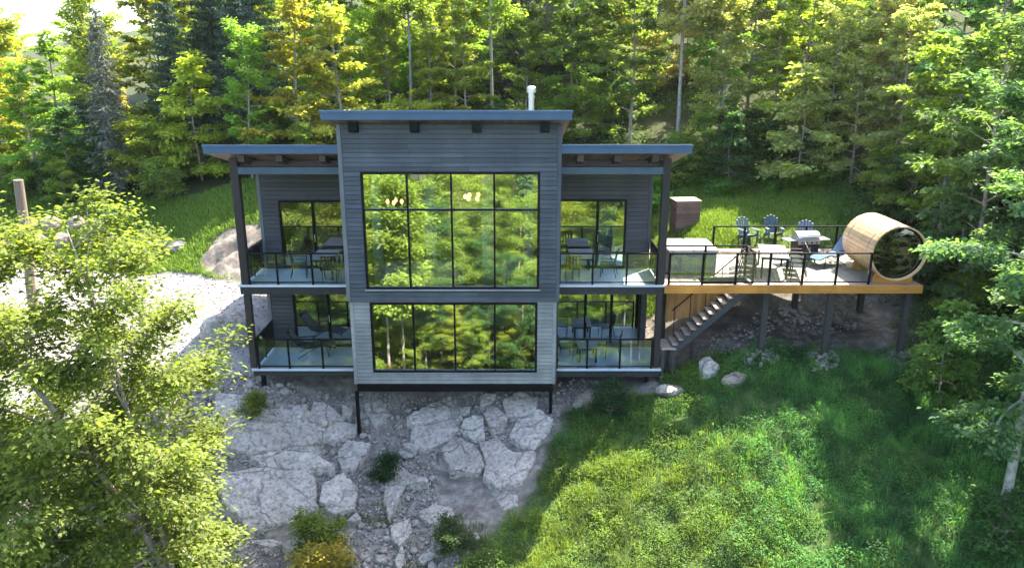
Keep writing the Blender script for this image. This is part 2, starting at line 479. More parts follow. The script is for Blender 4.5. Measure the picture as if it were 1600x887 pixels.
# ------------------------------------------------------------------ ground
CP = [(-40,-45,-15),(0,-45,-15.5),(40,-45,-14),(-30,-25,-12.5),(-10,-25,-13),(10,-25,-12.5),(30,-25,-9),
(-12,-14,-7.6),(0,-14,-7.2),(12,-14,-6.0),(22,-14,-3.5),
(-16,-8,-4.4),(-10,-8,-4.5),(-6,-8,-4.5),(0,-8,-3.8),(6,-8,-3.3),(12,-8,-2.3),(18,-8,-1.0),
(-12,-3.5,-2.7),(-6,-3.5,-3.1),(-1,-3.5,-2.7),(3,-3.5,-1.9),(7,-3.5,-1.25),(12,-3.5,-.9),(17,-3,.2),
(-5.2,-.6,-2.25),(1.3,-.6,-1.45),(-8.5,-.6,-1.2),(-2,-.6,-1.9),(4,-.8,-.8),(7,-.5,-.05),(8.35,.2,.45),(10.5,.2,.35),(13,.2,.4),(16,.5,1.4),
(-8.5,.6,-.7),(-5,1.2,-.7),(0,1.2,-.7),(4.5,.6,-.6),(6,1,-.1),
(-8,5,-.7),(-2,5,-.7),(4,5,-.7),(-8,9,-.7),(-2,9,-.6),(4,9,-.6),(5.8,4,.3),
(10.6,3.5,.8),(13.3,3.5,.9),(7.5,6,2.6),(10,5.8,2.8),(13,5.8,2.8),(7.5,8,3.2),(10.5,9,3.4),(14,9,3.8),(11,13,4.3),(16,13,5.2),(8,13,4.2),(20,5,3.6),(22,12,6.2),(5.8,8,1.9),
(-2,12,1.5),(4,12,2.8),(-2,16,4),(4,18,5),(-8,13,1.8),
(-10,3.5,-.35),(-10.5,6,.3),(-12,8,.45),(-15,8,.45),(-18,6,.45),(-20,9,.8),(-24,8,.8),(-14,4,0),(-18,3,.3),(-24,3,.5),(-11,0,-1.1),(-14,0,-1.2),(-18,-1,-.8),(-24,-2,-.5),
(-13,10.8,2.2),(-12.6,9.6,1.4),(-14.5,10.2,1.5),(-11.6,8.9,.9),(-9.8,10.5,2.2),(-17,11.5,1.1),(-15,13,2.9),(-18,14,2.6),(-22,14,2.8),(-13,14,3.6),(-28,12,1.6),
(-30,25,4),(-20,25,5),(-10,24,6),(0,25,7),(10,25,8.5),(20,25,10.5),(30,20,11),(-40,45,6),(-20,45,9),(0,45,13.5),(20,45,17.5),(40,45,21),
(-60,20,2),(60,0,11),(60,30,19),(-60,80,8),(0,80,21),(60,80,31),(-40,-8,-3),(-40,3,0),(-60,-45,-15),(40,-8,5),(60,-45,-12),(26,0,4.5),(26,-6,3),
(0,-90,-6),(-80,-90,-6),(80,-90,-2),(-140,20,0),(140,20,24),(0,160,30),(-140,160,8),(140,160,44)]
CP = np.array(CP, float)
def _solve():
    P = CP[:, :2]; n = len(P)
    A = np.zeros((n + 3, n + 3))
    A[:n, :n] = -np.sqrt(((P[:, None] - P[None]) ** 2).sum(-1) + 0.25)
    A[:n, :n] -= np.eye(n) * 0.02
    A[:n, n] = 1; A[:n, n + 1:] = P; A[n, :n] = 1; A[n + 1:, :n] = P.T
    return np.linalg.solve(A, np.concatenate([CP[:, 2], np.zeros(3)]))
_W = _solve()
def H0(x, y):
    x = np.atleast_1d(np.asarray(x, float)); y = np.atleast_1d(np.asarray(y, float))
    sh = x.shape; x = np.clip(x.ravel(), -160, 160); y = np.clip(y.ravel(), -110, 180)
    n = len(CP); z = np.full(x.shape, _W[n]) + _W[n + 1] * x + _W[n + 2] * y
    for i in range(n):
        z -= _W[i] * np.sqrt((x - CP[i, 0]) ** 2 + (y - CP[i, 1]) ** 2 + 0.25)
    return z.reshape(sh)
def house_in(x, y, g=0.0):
    return (x > -8.9 - g) & (x < 5.0 + g) & (y > 0.6 - g) & (y < 10 + g)
def grass_edge(y):            # x of the line where the rock ends and the weeds begin
    return 1.9 + (y + 0.6) * 0.58
def zones(x, y):
    """1 rock/soil, 2 gravel, 3 grass, 4 forest floor (weights)"""
    w = fbm(x, y, 0.5, 4, 3) * 1.2
    w2 = fbm(x, y, 1.6, 3, 5) * 0.8
    grav = smooth(0.6, -0.6, np.abs(y - (6.2 + (x + 12) * -0.05 + w * .5)) - 2.9) * smooth(-8.0, -9.4, x + w * .3)
    lowslope = smooth(-9.2, -10.2, x + w) * smooth(4.0, 2.6, y + w) * smooth(-3.0, -1.0, y + w)
    grav = np.maximum(grav, lowslope * 0.95)
    rock = smooth(0.5, -0.5, x - grass_edge(y) + w + w2 * .6) * smooth(1.6, .6, y) * smooth(-17, -14, x) * smooth(-13, -9.5, y)
    under = smooth(0.2, 0.9, y + w2 * .5 - 0.15 * smooth(7, 4, x) * 3) * smooth(5.4, 4.2, y) * smooth(1.2, 2.0, x) * smooth(14.6, 13.6, x + w)
    rock = np.maximum(rock, under)
    slab = smooth(1.0, .2, np.hypot((x + 12.0) * .75, (y - 9.9) * 1.0) - .7 + w * .5)
    rock = np.maximum(rock, slab)
    rock = np.maximum(rock, ((x > -9) & (x < 5) & (y > -.6) & (y < 10.3)) * 1.0)
    forest = smooth(13, 16.5, y + w * 1.5 - 2.5 * smooth(6, 14, x) * 0) * 1.0
    forest = np.maximum(forest, smooth(14.2, 16, x + w) * smooth(-1.0, .5, y))
    forest = np.maximum(forest, smooth(-18, -22, y))
    grav = grav * (1 - slab)
    grass = np.clip(1 - np.maximum(np.maximum(rock, grav), forest), 0, 1)
    return rock, grav, grass, forest
def H(x, y):
    x = np.asarray(x, float); y = np.asarray(y, float)
    z = H0(x, y)
    near = smooth(60, 30, np.hypot(x, y))
    rk, gv, gs, fo = zones(x, y)
    z = z + near * ((0.10 * gs + 0.03 * gv + 0.12 * rk * smooth(1.2, -.4, y) + 0.25 * fo) * fbm(x, y, 0.7, 4, 1) + rk * (smooth(1.2, -.4, y) * 0.09 + .5 * smooth(-9.5, -10, x) * smooth(8, 8.8, y)) * fbm(x * .8 + y * .8, (y - x) * 2.0, 1.1, 4, 2))
    z = np.where(house_in(x, y), np.minimum(z, -0.5), z)
    return z
def Hs(x, y):
    return float(H(np.array([x]), np.array([y]))[0])

def axis_pts(lo, hi, step, far, grow=1.18):
    core = list(np.arange(lo, hi + 1e-6, step))
    a = []; d = step; p = hi
    while p < far:
        d *= grow; p += d; a.append(p)
    b = []; d = step; p = lo
    while p > -far:
        d *= grow; p -= d; b.append(p)
    return np.array(b[::-1] + core + a)
gx = axis_pts(-13, 15, 0.125, 500); gy = axis_pts(-9, 12, 0.125, 500)
GX, GY = np.meshgrid(gx, gy, indexing='ij')
GZ = H(GX, GY)
nx_, ny_ = GX.shape
V = np.stack([GX.ravel(), GY.ravel(), GZ.ravel()], 1)
I = np.arange(nx_ * ny_).reshape(nx_, ny_)
F = np.stack([I[:-1, :-1].ravel(), I[1:, :-1].ravel(), I[1:, 1:].ravel(), I[:-1, 1:].ravel()], 1)
me = fast_mesh('ground', V, F)
rk, gv, gs, fo = zones(GX.ravel(), GY.ravel())
ca = me.color_attributes.new('zone', 'FLOAT_COLOR', 'POINT')
ca.data.foreach_set('color', np.stack([rk, gv, gs, fo], 1).astype(np.float32).ravel())
me.polygons.foreach_set('use_smooth', np.ones(len(me.polygons), dtype=bool))
def M_ground():
    m, nt = new_mat('ground_surface')
    v = wpos(nt)
    at = nt.nodes.new('ShaderNodeAttribute'); at.attribute_name = 'zone'
    sp = nt.nodes.new('ShaderNodeSeparateColor'); nt.links.new(at.outputs['Color'], sp.inputs[0])
    n1 = noise(nt, v, 1.3, 7, 0.6, 0.3); n2 = noise(nt, v, 14, 5, 0.65); n3 = noise(nt, v, 60, 3, 0.6)
    soil = ramp(nt, n1, [(0.3, (0.06, 0.05, 0.043)), (0.5, (0.105, 0.092, 0.084)), (0.7, (0.17, 0.155, 0.143))])
    soil = mixc(nt, 1.0, soil, ramp(nt, n2, [(0.3, (.6, .6, .6)), (0.7, (1.25, 1.22, 1.2))]), 'MULTIPLY')
    grav = ramp(nt, n3, [(0.3, (0.17, 0.165, 0.16)), (0.55, (0.28, 0.27, 0.26)), (0.75, (0.42, 0.405, 0.39))])
    grav = mixc(nt, 1.0, grav, ramp(nt, n1, [(0.3, (.8, .8, .8)), (0.7, (1.1, 1.1, 1.08))]), 'MULTIPLY')
    turf = ramp(nt, n2, [(0.3, (0.03, 0.05, 0.015)), (0.6, (0.06, 0.10, 0.025)), (0.8, (0.10, 0.14, 0.04))])
    duff = ramp(nt, n2, [(0.3, (0.02, 0.02, 0.01)), (0.55, (0.04, 0.05, 0.018)), (0.8, (0.06, 0.085, 0.025))])
    c = mixc(nt, sp.outputs[2], duff, turf)
    c = mixc(nt, sp.outputs[1], c, grav)
    pr = ramp(nt, noise(nt, v, .55, 6, 0.6, 0.5), [(0.38, (0, 0, 0)), (0.48, (1, 1, 1))])
    prc = ramp(nt, noise(nt, v, 3.0, 8, 0.65, 0.4), [(0.3, (.07, .061, .053)), (.5, (.16, .143, .126)), (.7, (.29, .262, .232))])
    soil = mixc(nt, pr, soil, prc)
    c = mixc(nt, sp.outputs[0], c, soil)
    h = mth(nt, 'ADD', mth(nt, 'MULTIPLY', n2, 0.6), mth(nt, 'MULTIPLY', n3, 0.5))
    finish(nt, c, 0.95, 0, h, 0.7, 0.06, 0.15)
    return m
ground = link('ground', me, M_ground())
tag(ground, kind='structure')

# ---- generic lumpy stone
def stone_mesh(name, sx, sy, sz, seed, flat=0.0, sub=2):
    import bmesh
    bm = bmesh.new()
    bmesh.ops.create_icosphere(bm, subdivisions=sub, radius=1.0)
    rs = random.Random(seed)
    cuts = [(Vector((rs.gauss(0, 1), rs.gauss(0, 1), rs.gauss(0, .7))).normalized(), rs.uniform(.62, .88)) for _ in range(9)]
    ph = [rs.uniform(0, 6) for _ in range(6)]
    for v in bm.verts:
        p = v.co.copy()
        for n, d in cuts:
            e = p.dot(n) - d
            if e > 0: p -= n * e * 0.92
        p *= 1 + 0.05 * math.sin(4 * p.x + ph[0]) * math.sin(5 * p.y + ph[1]) + 0.035 * math.sin(9 * p.z + ph[2]) * math.sin(8 * p.x + ph[3])
        v.co = Vector((p.x * sx, p.y * sy, p.z * sz))
    me = bpy.data.meshes.new(name); bm.to_mesh(me); bm.free()
    return me

# ---- fractured bedrock below the house: every slab its own piece of the outcrop
def clip_poly(poly, px, py, nx, ny):
    out = []
    for i in range(len(poly)):
        a, b = poly[i], poly[(i + 1) % len(poly)]
        da = (a[0] - px) * nx + (a[1] - py) * ny; db = (b[0] - px) * nx + (b[1] - py) * ny
        if da <= 0: out.append(a)
        if da * db < 0:
            t = da / (da - db); out.append((a[0] + (b[0] - a[0]) * t, a[1] + (b[1] - a[1]) * t))
    return out
rs = random.Random(11)
# outlines of the slabs on the hillside (x, y in metres)
SLABS = [[(-6.76, -0.64), (-6.73, -0.02), (-6.42, 0.03), (-6.08, -0.1), (-5.74, -0.3)],
 [(-6.74, -0.74), (-5.72, -0.37), (-5.3, -0.32), (-5.3, -0.55), (-5.94, -0.94), (-6.45, -1.05)],
 [(-5.71, -1.14), (-5.49, -0.84), (-4.75, -1.06), (-4.75, -1.52), (-5.04, -2.08), (-5.44, -2.12), (-5.66, -1.61)],
 [(-9.57, -1.68), (-9.59, -1.26), (-8.57, -1.08), (-6.83, -0.66), (-6.42, -1.21), (-6.37, -1.8), (-7.24, -1.89), (-8.21, -2.12), (-9.03, -2.12)],
 [(-8.92, -2.96), (-7.78, -2.66), (-6.36, -2.52), (-5.89, -3.66), (-6.5, -4.07), (-7.6, -4.57), (-8.44, -4.05)],
 [(-7.51, -4.88), (-6.94, -4.73), (-6.57, -4.88), (-6.92, -5.07)],
 [(-6.52, -5.05), (-6.29, -4.63), (-5.22, -4.47), (-4.75, -4.78), (-4.82, -5.11), (-5.33, -5.28), (-6.14, -5.25)],
 [(-5.11, 0.36), (-4.53, 0.32), (-4.21, -0.06), (-4.65, -0.38), (-4.98, -0.0)],
 [(-4.01, -2.09), (-3.85, -1.86), (-3.27, -2.29), (-2.77, -2.74), (-2.59, -3.1), (-3.35, -2.83), (-3.43, -3.39), (-3.62, -4.09), (-3.87, -3.34)],
 [(-2.69, -4.22), (-2.44, -3.9), (-1.91, -3.85), (-1.87, -4.43), (-2.32, -4.45)],
 [(-3.53, -4.45), (-3.04, -4.17), (-2.91, -4.7), (-3.2, -5.15), (-3.44, -4.88)],
 [(-3.27, -5.63), (-3.13, -5.18), (-2.98, -5.57), (-3.09, -5.93)],
 [(-2.6, -5.63), (-2.37, -5.31), (-2.12, -5.53), (-2.46, -5.79)],
 [(-3.55, -1.21), (-3.18, -1.04), (-2.91, -1.39), (-3.2, -1.52)],
 [(-5.8, 0.07), (-5.46, -0.02), (-5.51, -0.23), (-5.76, -0.14)],
 [(-5.95, -2.01), (-5.57, -2.03), (-5.62, -2.17), (-5.84, -2.19)],
 [(-9.88, -0.36), (-8.77, -0.34), (-8.0, -0.9), (-8.95, -1.07), (-9.67, -1.01)],
 [(-7.99, -0.62), (-7.6, -0.33), (-7.0, -0.21), (-6.92, -0.62), (-7.63, -0.87)],
 [(-8.25, -2.27), (-7.21, -2.01), (-6.35, -1.89), (-5.76, -2.22), (-6.52, -2.46), (-7.59, -2.55)],
 [(-5.83, -2.96), (-5.32, -2.54), (-4.81, -2.91), (-4.82, -3.66), (-5.36, -3.83), (-5.86, -3.49)],
 [(-4.88, -4.11), (-4.65, -3.83), (-4.49, -4.11), (-4.65, -4.19)],
 [(-3.27, -0.14), (-2.83, 0.31), (-2.27, 0.56), (-1.8, 0.12), (-1.74, -0.24), (-2.53, -0.34), (-3.22, -0.63), (-3.49, -0.36)],
 [(-3.22, -0.72), (-1.73, -0.33), (-1.78, -0.81), (-2.15, -1.21), (-2.82, -1.5), (-3.34, -1.05)],
 [(-2.27, -1.67), (-1.83, -1.28), (-1.2, -1.7), (-0.9, -2.42), (-1.0, -2.77), (-1.9, -2.54)],
 [(-1.01, -1.49), (-0.44, -1.45), (-0.05, -2.12), (0.69, -2.27), (0.53, -2.9), (0.24, -3.31), (-0.48, -3.44), (-0.85, -2.98), (-0.8, -2.33)],
 [(-1.08, 0.41), (-0.54, 0.3), (-0.7, -0.04), (-1.06, -0.1)],
 [(-0.3, -0.02), (0.27, 0.2), (0.83, -0.07), (0.74, -0.54), (0.26, -0.66), (-0.13, -0.59)],
 [(-0.93, -0.45), (-0.54, -0.16), (-0.17, -0.56), (-0.21, -1.03), (-0.68, -1.03)],
 [(-0.05, -1.43), (0.26, -0.9), (0.89, -0.56), (1.35, -0.92), (1.17, -1.43), (0.7, -2.07), (0.25, -1.87)],
 [(-0.47, -3.8), (-0.19, -3.59), (0.16, -3.85), (0.16, -4.24), (-0.26, -4.2)],
 [(-2.71, -4.03), (-2.31, -3.78), (-1.8, -3.99), (-1.63, -4.45), (-2.39, -4.43)],
 [(-1.75, 0.0), (-1.42, -0.07), (-1.45, -0.28), (-1.7, -0.24)],
 [(-1.56, -0.59), (-1.01, -0.52), (-0.9, -1.28), (-1.37, -1.31), (-1.7, -0.92)]]
rock_root = empty('rock_outcrop', (-4.5, -3.2, -3.0))
tag(rock_root, kind='structure')
for poly in SLABS:
    cx = sum(p[0] for p in poly) / len(poly); cy = sum(p[1] for p in poly) / len(poly)
    # resample the outline with a rough edge
    ring = []
    per = [math.hypot(poly[i][0] - poly[(i + 1) % len(poly)][0], poly[i][1] - poly[(i + 1) % len(poly)][1]) for i in range(len(poly))]
    N = 44
    tot = sum(per); acc = 0; i = 0
    for k in range(N):
        t = tot * k / N
        while t > acc + per[i]: acc += per[i]; i += 1
        u = (t - acc) / max(per[i], 1e-6)
        a, b = poly[i], poly[(i + 1) % len(poly)]
        x, y = a[0] + (b[0] - a[0]) * u, a[1] + (b[1] - a[1]) * u
        r = 1.13 - 0.09 * abs(rs.gauss(0, .5)) + 0.08 * float(vnoise(x, y, 2.3, 5))
        ring.append((cx + (x - cx) * r, cy + (y - cy) * r))
    rx = [p[0] for p in ring]; ry = [p[1] for p in ring]
    if max(rx) - min(rx) < .25 or max(ry) - min(ry) < .2: continue
    area_r = math.sqrt((max(rx) - min(rx)) * (max(ry) - min(ry)))
    e = 0.5
    z0 = float(H0([cx], [cy])[0])
    gxs = float(H0([cx + e], [cy])[0] - H0([cx - e], [cy])[0]) / (2 * e); gys = float(H0([cx], [cy + e])[0] - H0([cx], [cy - e])[0]) / (2 * e)
    k = rs.uniform(.8, 1.0); tx, ty = gxs * k + rs.gauss(0, .05), gys * k + rs.gauss(0, .05)
    proud = rs.uniform(.12, .22) * min(1.3, max(.7, area_r))
    facs = [(1.04, -.9), (1.0, -.30), (0.985, -.02), (.955, 0), (.78, .01), (.58, .015), (.36, .02), (.16, .02)]
    vs = []; fs = []
    for j, (f, dz) in enumerate(facs):
        for (x, y) in ring:
            X = cx + (x - cx) * f; Y = cy + (y - cy) * f
            z = z0 + tx * (X - cx) + ty * (Y - cy) + proud + dz * (1 if j < 2 else area_r)
            if j >= 2: z += 0.13 * float(fbm(X, Y, 1.1, 3, 8)) + 0.06 * float(vnoise(X * .6 + Y * .3, Y, 3.2, 6)) - 0.05 * round(1.5 * float(vnoise(X, Y, 1.3, 12)) * 2)
            vs.append((X, Y, z))
    vs.append((cx, cy, z0 + proud + .02 * area_r + 0.16 * float(fbm(cx, cy, 1.1, 3, 8))))
    for j in range(len(facs) - 1):
        for q in range(N):
            q2 = (q + 1) % N
            fs.append((j * N + q, j * N + q2, (j + 1) * N + q2, (j + 1) * N + q))
    j = len(facs) - 1
    for q in range(N): fs.append((j * N + q, j * N + (q + 1) % N, len(vs) - 1))
    mb = MB(); mb.add(vs, fs)
    o = mb.build('rock_slab', m_rock, rock_root)

# ---- rubble and gravel stones: too many to count
def scatter_stones(name, pts, rad, mat, label=None, seed=3, kind='stuff'):
    rs2 = np.random.RandomState(seed)
    base = np.array([(1, 0, 0), (-1, 0, 0), (0, 1, 0), (0, -1, 0), (0, 0, .75), (0, 0, -.75)], float)
    fc = np.array([(0, 2, 4), (2, 1, 4), (1, 3, 4), (3, 0, 4), (2, 0, 5), (1, 2, 5), (3, 1, 5), (0, 3, 5)])
    # a cube-ish stone: subdivide the octahedron once
    import itertools
    vs = [tuple(p) for p in base]; fs = []
    ed = {}
    def mid(a, b):
        k = (min(a, b), max(a, b))
        if k not in ed:
            p = (np.array(vs[a]) + np.array(vs[b])) / 2; p = p / np.linalg.norm(p) * .93
            ed[k] = len(vs); vs.append(tuple(p))
        return ed[k]
    for a, b, c in fc:
        ab, bc, ca_ = mid(a, b), mid(b, c), mid(c, a)
        fs += [(a, ab, ca_), (ab, b, bc), (ca_, bc, c), (ab, bc, ca_)]
    vs = np.array(vs); fs = np.array(fs)
    n = len(pts)
    Vv = np.repeat(vs[None], n, 0) * (1 + rs2.uniform(-.3, .3, (n, len(vs), 1)))
    Vv = Vv * rad[:, None, None] * rs2.uniform(.6, 1.3, (n, 1, 3))
    th = rs2.uniform(0, 6.28, n); c, s = np.cos(th), np.sin(th)
    x = Vv[..., 0] * c[:, None] - Vv[..., 1] * s[:, None]; y = Vv[..., 0] * s[:, None] + Vv[..., 1] * c[:, None]
    Vv = np.stack([x, y, Vv[..., 2]], -1) + pts[:, None, :]
    Ff = (fs[None] + (np.arange(n) * len(vs))[:, None, None]).reshape(-1, 3)
    me = fast_mesh(name, Vv.reshape(-1, 3), Ff)
    o = link(name, me, mat)
    return tag(o, label, kind=kind)
rs2 = np.random.RandomState(5)
n = 24000
X = rs2.uniform(-13.5, 1.6, n); Y = rs2.uniform(-8.8, 1.0, n)
dens = vnoise(X, Y, .55, 9) + .45 * np.exp(-((X + 7) ** 2 / 6 + (Y + .2) ** 2 / .8)) + .35 * np.exp(-((X + 11) ** 2 / 4 + (Y - 0) ** 2 / 4))
kp = (X < grass_edge(Y)) & (dens > -.12) & ~house_in(X, Y)
X, Y = X[kp], Y[kp]
r = 0.016 + 0.06 * rs2.rand(len(X)) ** 3 + 0.14 * (rs2.rand(len(X)) > .97) * rs2.rand(len(X))
scatter_stones('rubble', np.stack([X, Y, H(X, Y) + r * .3], 1), r, m_rock, 'loose grey stone rubble lying between the bedrock slabs', 4)
n = 9000
X = rs2.uniform(-22, -9.2, n); Y = rs2.uniform(-1.5, 9.2, n)
kp = zones(X, Y)[1] > .6
X, Y = X[kp], Y[kp]
r = 0.015 + 0.04 * rs2.rand(len(X)) ** 3
scatter_stones('gravel', np.stack([X, Y, H(X, Y) + r * .3], 1), r, m_rock, 'crushed grey gravel scattered over the driveway and its shoulder', 6)
n = 2600
X = rs2.uniform(1.5, 14.0, n); Y = rs2.uniform(-.6, 4.6, n)
kp = (vnoise(X, Y, .8, 4) > .02)
X, Y = X[kp], Y[kp]
r = 0.02 + 0.06 * rs2.rand(len(X)) ** 3
scatter_stones('rubble', np.stack([X, Y, H(X, Y) + r * .3], 1), r, m_rock, 'loose stones on the bare soil under the raised deck', 7)

# ---- single boulders
def boulder(name, x, y, sx, sy, sz, seed, mat, label=None, cat='boulder', group=None, rz=None, dz=0.35, parent=None):
    me = stone_mesh(name, sx, sy, sz, seed, sub=3)
    o = link(name, me, mat, parent)
    z = Hs(x, y) + sz * dz
    p = (x, y, z)
    if parent is not None: p = (x - parent.location[0], y - parent.location[1], z - parent.location[2])
    o.location = p
    o.rotation_euler = (0, 0, seed * 1.7 if rz is None else rz)
    if parent is None: tag(o, label, cat, group)
    return o
boulder('boulder', -10.9, 3.6, .95, .8, .8, 3, m_rock, 'big mossy grey boulder on the gravel beside the lower left balcony', rz=.4)
boulder('boulder', -16.4, 11.3, .55, .45, .40, 4, m_rock, 'pale flat boulder at the foot of the left grass bank', dz=.6)
boulder('boulder', -15.6, 10.9, .5, .5, .36, 5, m_rock, 'low grey boulder where driveway meets the grass bank', dz=.3)
boulder('boulder', 6.6, -.1, .5, .38, .42, 6, m_rock, 'rounded pale boulder on the soil beneath the deck stairs', dz=.2)
boulder('boulder', 7.3, -.8, .55, .3, .24, 7, m_rock_warm, 'long tan boulder at the top edge of the weedy slope', dz=.2, rz=.5)
boulder('boulder', 5.2, -.75, .5, .3, .25, 8, m_rock, 'white flat stone under the corner of the lower right balcony', dz=.5, rz=.1)
boulder('boulder', 2.6, -.35, .7, .45, .35, 9, m_rock_warm, 'tan boulder under the lower right balcony edge', dz=.3, rz=.2)
boulder('boulder', -7.0, -.55, .34, .3, .3, 21, m_rock, 'round grey boulder below the lower left balcony slab', dz=.6)
boulder('boulder', -6.35, -.45, .32, .3, .26, 22, m_rock, 'grey boulder just left of the thin steel leg', dz=.6)
boulder('boulder', -6.4, -.95, .26, .24, .2, 23, m_rock, 'small blue-grey boulder lowest of the heap below the left balcony', dz=.5)
wall = empty('boulder_wall', (-22, 10.6, Hs(-22, 10.6)), 0, 'low retaining wall of stacked tan boulders beside the driveway', 'retaining wall')
k = 0
for i in range(9):
    x = -27.5 + i * 1.08
    boulder('boulder', x, 10.4 + .12 * i, .54, .45, .42, 30 + i, m_rock_warm, parent=wall, dz=.65, rz=.2 * i)
    if i in (4, 5, 6, 7): 
        o = boulder('boulder', x + .4, 10.9 + .12 * i, .5, .42, .38, 50 + i, m_rock_warm, parent=wall, dz=2.2, rz=.3 * i)
for i, (x, y, lab) in enumerate(((-21.3, 5.4, 'squarish tan boulder lying left of the log post'), (-20.0, 4.6, 'low tan boulder lying at the foot of the log post'), (-22.6, 5.0, 'tan boulder at the left picture edge by the driveway'))):
    boulder('boulder', x, y, .6, .45, .35, 70 + i, m_rock_warm, lab)
# pale stones packed round the deck posts
for i, (x, y, n, lab) in enumerate(((8.35, .2, 60, 'white stones heaped around the foot of the left deck post'), (10.48, .2, 90, 'white stones heaped around the foot of the middle deck post'), (13.0, .2, 90, 'grey stones heaped around the foot of the right deck post'), (10.63, 3.5, 40, 'white stones around the rear middle deck post'))):
    a = rs2.uniform(0, 6.28, n); q = .5 * np.sqrt(rs2.rand(n))
    X = x + q * np.cos(a) * 1.1; Y = y - .15 + q * np.sin(a)
    r = rs2.uniform(.05, .13, n)
    scatter_stones('stone_heap', np.stack([X, Y, H(X, Y) + .16 * (1 - q / .5) + .03], 1), r, m_rock, lab, 80 + i)
# ------------------------------------------------------------------ the house
house = empty('hillside_house', (-2.0, 0.0, -0.3), 0, 'dark grey timber house with tall central window wall and glass balconies', 'house')
HO = (-2.0, 0.0, -0.3)
_unit = MB().cbox(-.5, .5, -.5, .5, -.5, .5, .04).mesh('siding_board')
def unit_piece(name, mat, parent, x0, x1, y0, y1, z0, z1, me=None):
    key = mat.name
    if key not in _units:
        m2 = _unit.copy(); m2.materials.append(mat); _units[key] = m2
    o = bpy.data.objects.new(name, _units[key])
    col.objects.link(o); o.parent = parent
    off = Vector((0, 0, 0)); p = parent
    while p is not None: off += Vector(p.location); p = p.parent
    o.location = Vector(((x0 + x1) / 2, (y0 + y1) / 2, (z0 + z1) / 2)) - off
    o.scale = (x1 - x0, y1 - y0, z1 - z0)
    return o
_units = {}
def clad(parent, mat, x0, x1, z0, z1, yface, holes=(), bh=0.142, gap=0.016, th=0.024):
    """horizontal boards on a wall face that looks towards -Y"""
    rnd = random.Random(int(x0 * 100 + z0 * 37))
    n = max(1, round((z1 - z0) / bh)); h = (z1 - z0) / n
    for i in range(n):
        a, b = z0 + i * h, z0 + (i + 1) * h - gap
        spans = [(x0, x1)]
        for hx0, hx1, hz0, hz1 in holes:
            if hz0 < b - .02 and hz1 > a + .02:
                # the board is notched at the opening; keep it whole where it only touches
                if hz0 > a + .02: b_ = b
                ns = []
                for s0, s1 in spans:
                    if hx0 > s0 and hx1 < s1: ns += [(s0, hx0), (hx1, s1)]
                    elif hx0 <= s0 < hx1 < s1: ns += [(hx1, s1)]
                    elif s0 < hx0 < s1 <= hx1: ns += [(s0, hx0)]
                    elif hx0 <= s0 and hx1 >= s1: pass
                    else: ns += [(s0, s1)]
                spans = ns
        for s0, s1 in spans:
            L = s1 - s0
            if L < .06: continue
            if L > 4.2:      # two lengths butted at a staggered joint
                c = s0 + L * rnd.uniform(.3, .7)
                parts_ = [(s0, c - .003), (c + .003, s1)]
            else: parts_ = [(s0, s1)]
            for p0, p1 in parts_:
                unit_piece('siding_board', mat, parent, p0, p1, yface - th, yface + .004, a, b)

BX0, BX1, BY = -5.24, 1.48, -0.60
SL = 0.245       # roof fall per metre towards the back
YB = 9.2         # back wall
# --- upper central box wall
win_u = (-4.56, 0.79, 3.05, 6.63)
w = MB().plate([BX0, BX1], [2.60, 8.14], [win_u], 'y', BY, BY + .14).build('wall', m_backing, house)
tr = .10
hu = (win_u[0] - .07, win_u[1] + .07, win_u[2] - .07, win_u[3] + .07)
clad(w, m_siding, BX0 + tr, BX1 - tr, 2.60, 8.13, BY, [hu])
for a, b in ((BX0 - .03, BX0 + tr - .004), (BX1 - tr + .004, BX1 + .03)):
    MB().cbox(a, b, BY - .04, BY + .10, 2.585, 8.12, .006).build('corner_trim', m_trim if a < -2 else m_siding, w)
def window(parent, x0, x1, z0, z1, y, cols, rows, glass, bar=.055, depth=.09, fr=.07, trim=True, name='window', panes='pane'):
    """frame with bars as one connected mesh; each pane a piece of its own"""
    cells = []
    cx = [x0] + cols + [x1]; rz = [z0] + rows + [z1]
    for i in range(len(cx) - 1):
        for j in range(len(rz) - 1):
            a = cx[i] + (fr if i == 0 else bar / 2); b = cx[i + 1] - (fr if i == len(cx) - 2 else bar / 2)
            c = rz[j] + (fr if j == 0 else bar / 2); d = rz[j + 1] - (fr if j == len(rz) - 2 else bar / 2)
            cells.append((a, b, c, d))
    f = MB().plate([x0, x1], [z0, z1], cells, 'y', y - .035, y + depth).build(name, m_black, parent)
    for a, b, c, d in cells:
        MB().box(a + .002, b - .002, y + .03, y + .042, c + .002, d - .002).build(panes, glass, f)
    return f
wu = window(house, win_u[0] - .068, win_u[1] + .068, win_u[2] - .068, win_u[3] + .068, BY, [-3.22, -1.865, -.545], [5.53], m_window)
MB().cbox(win_u[0] - .11, win_u[1] + .11, BY - .07, BY - .027, win_u[2] - .125, win_u[2] - .072, .006).build('sill', m_siding_pale, wu)
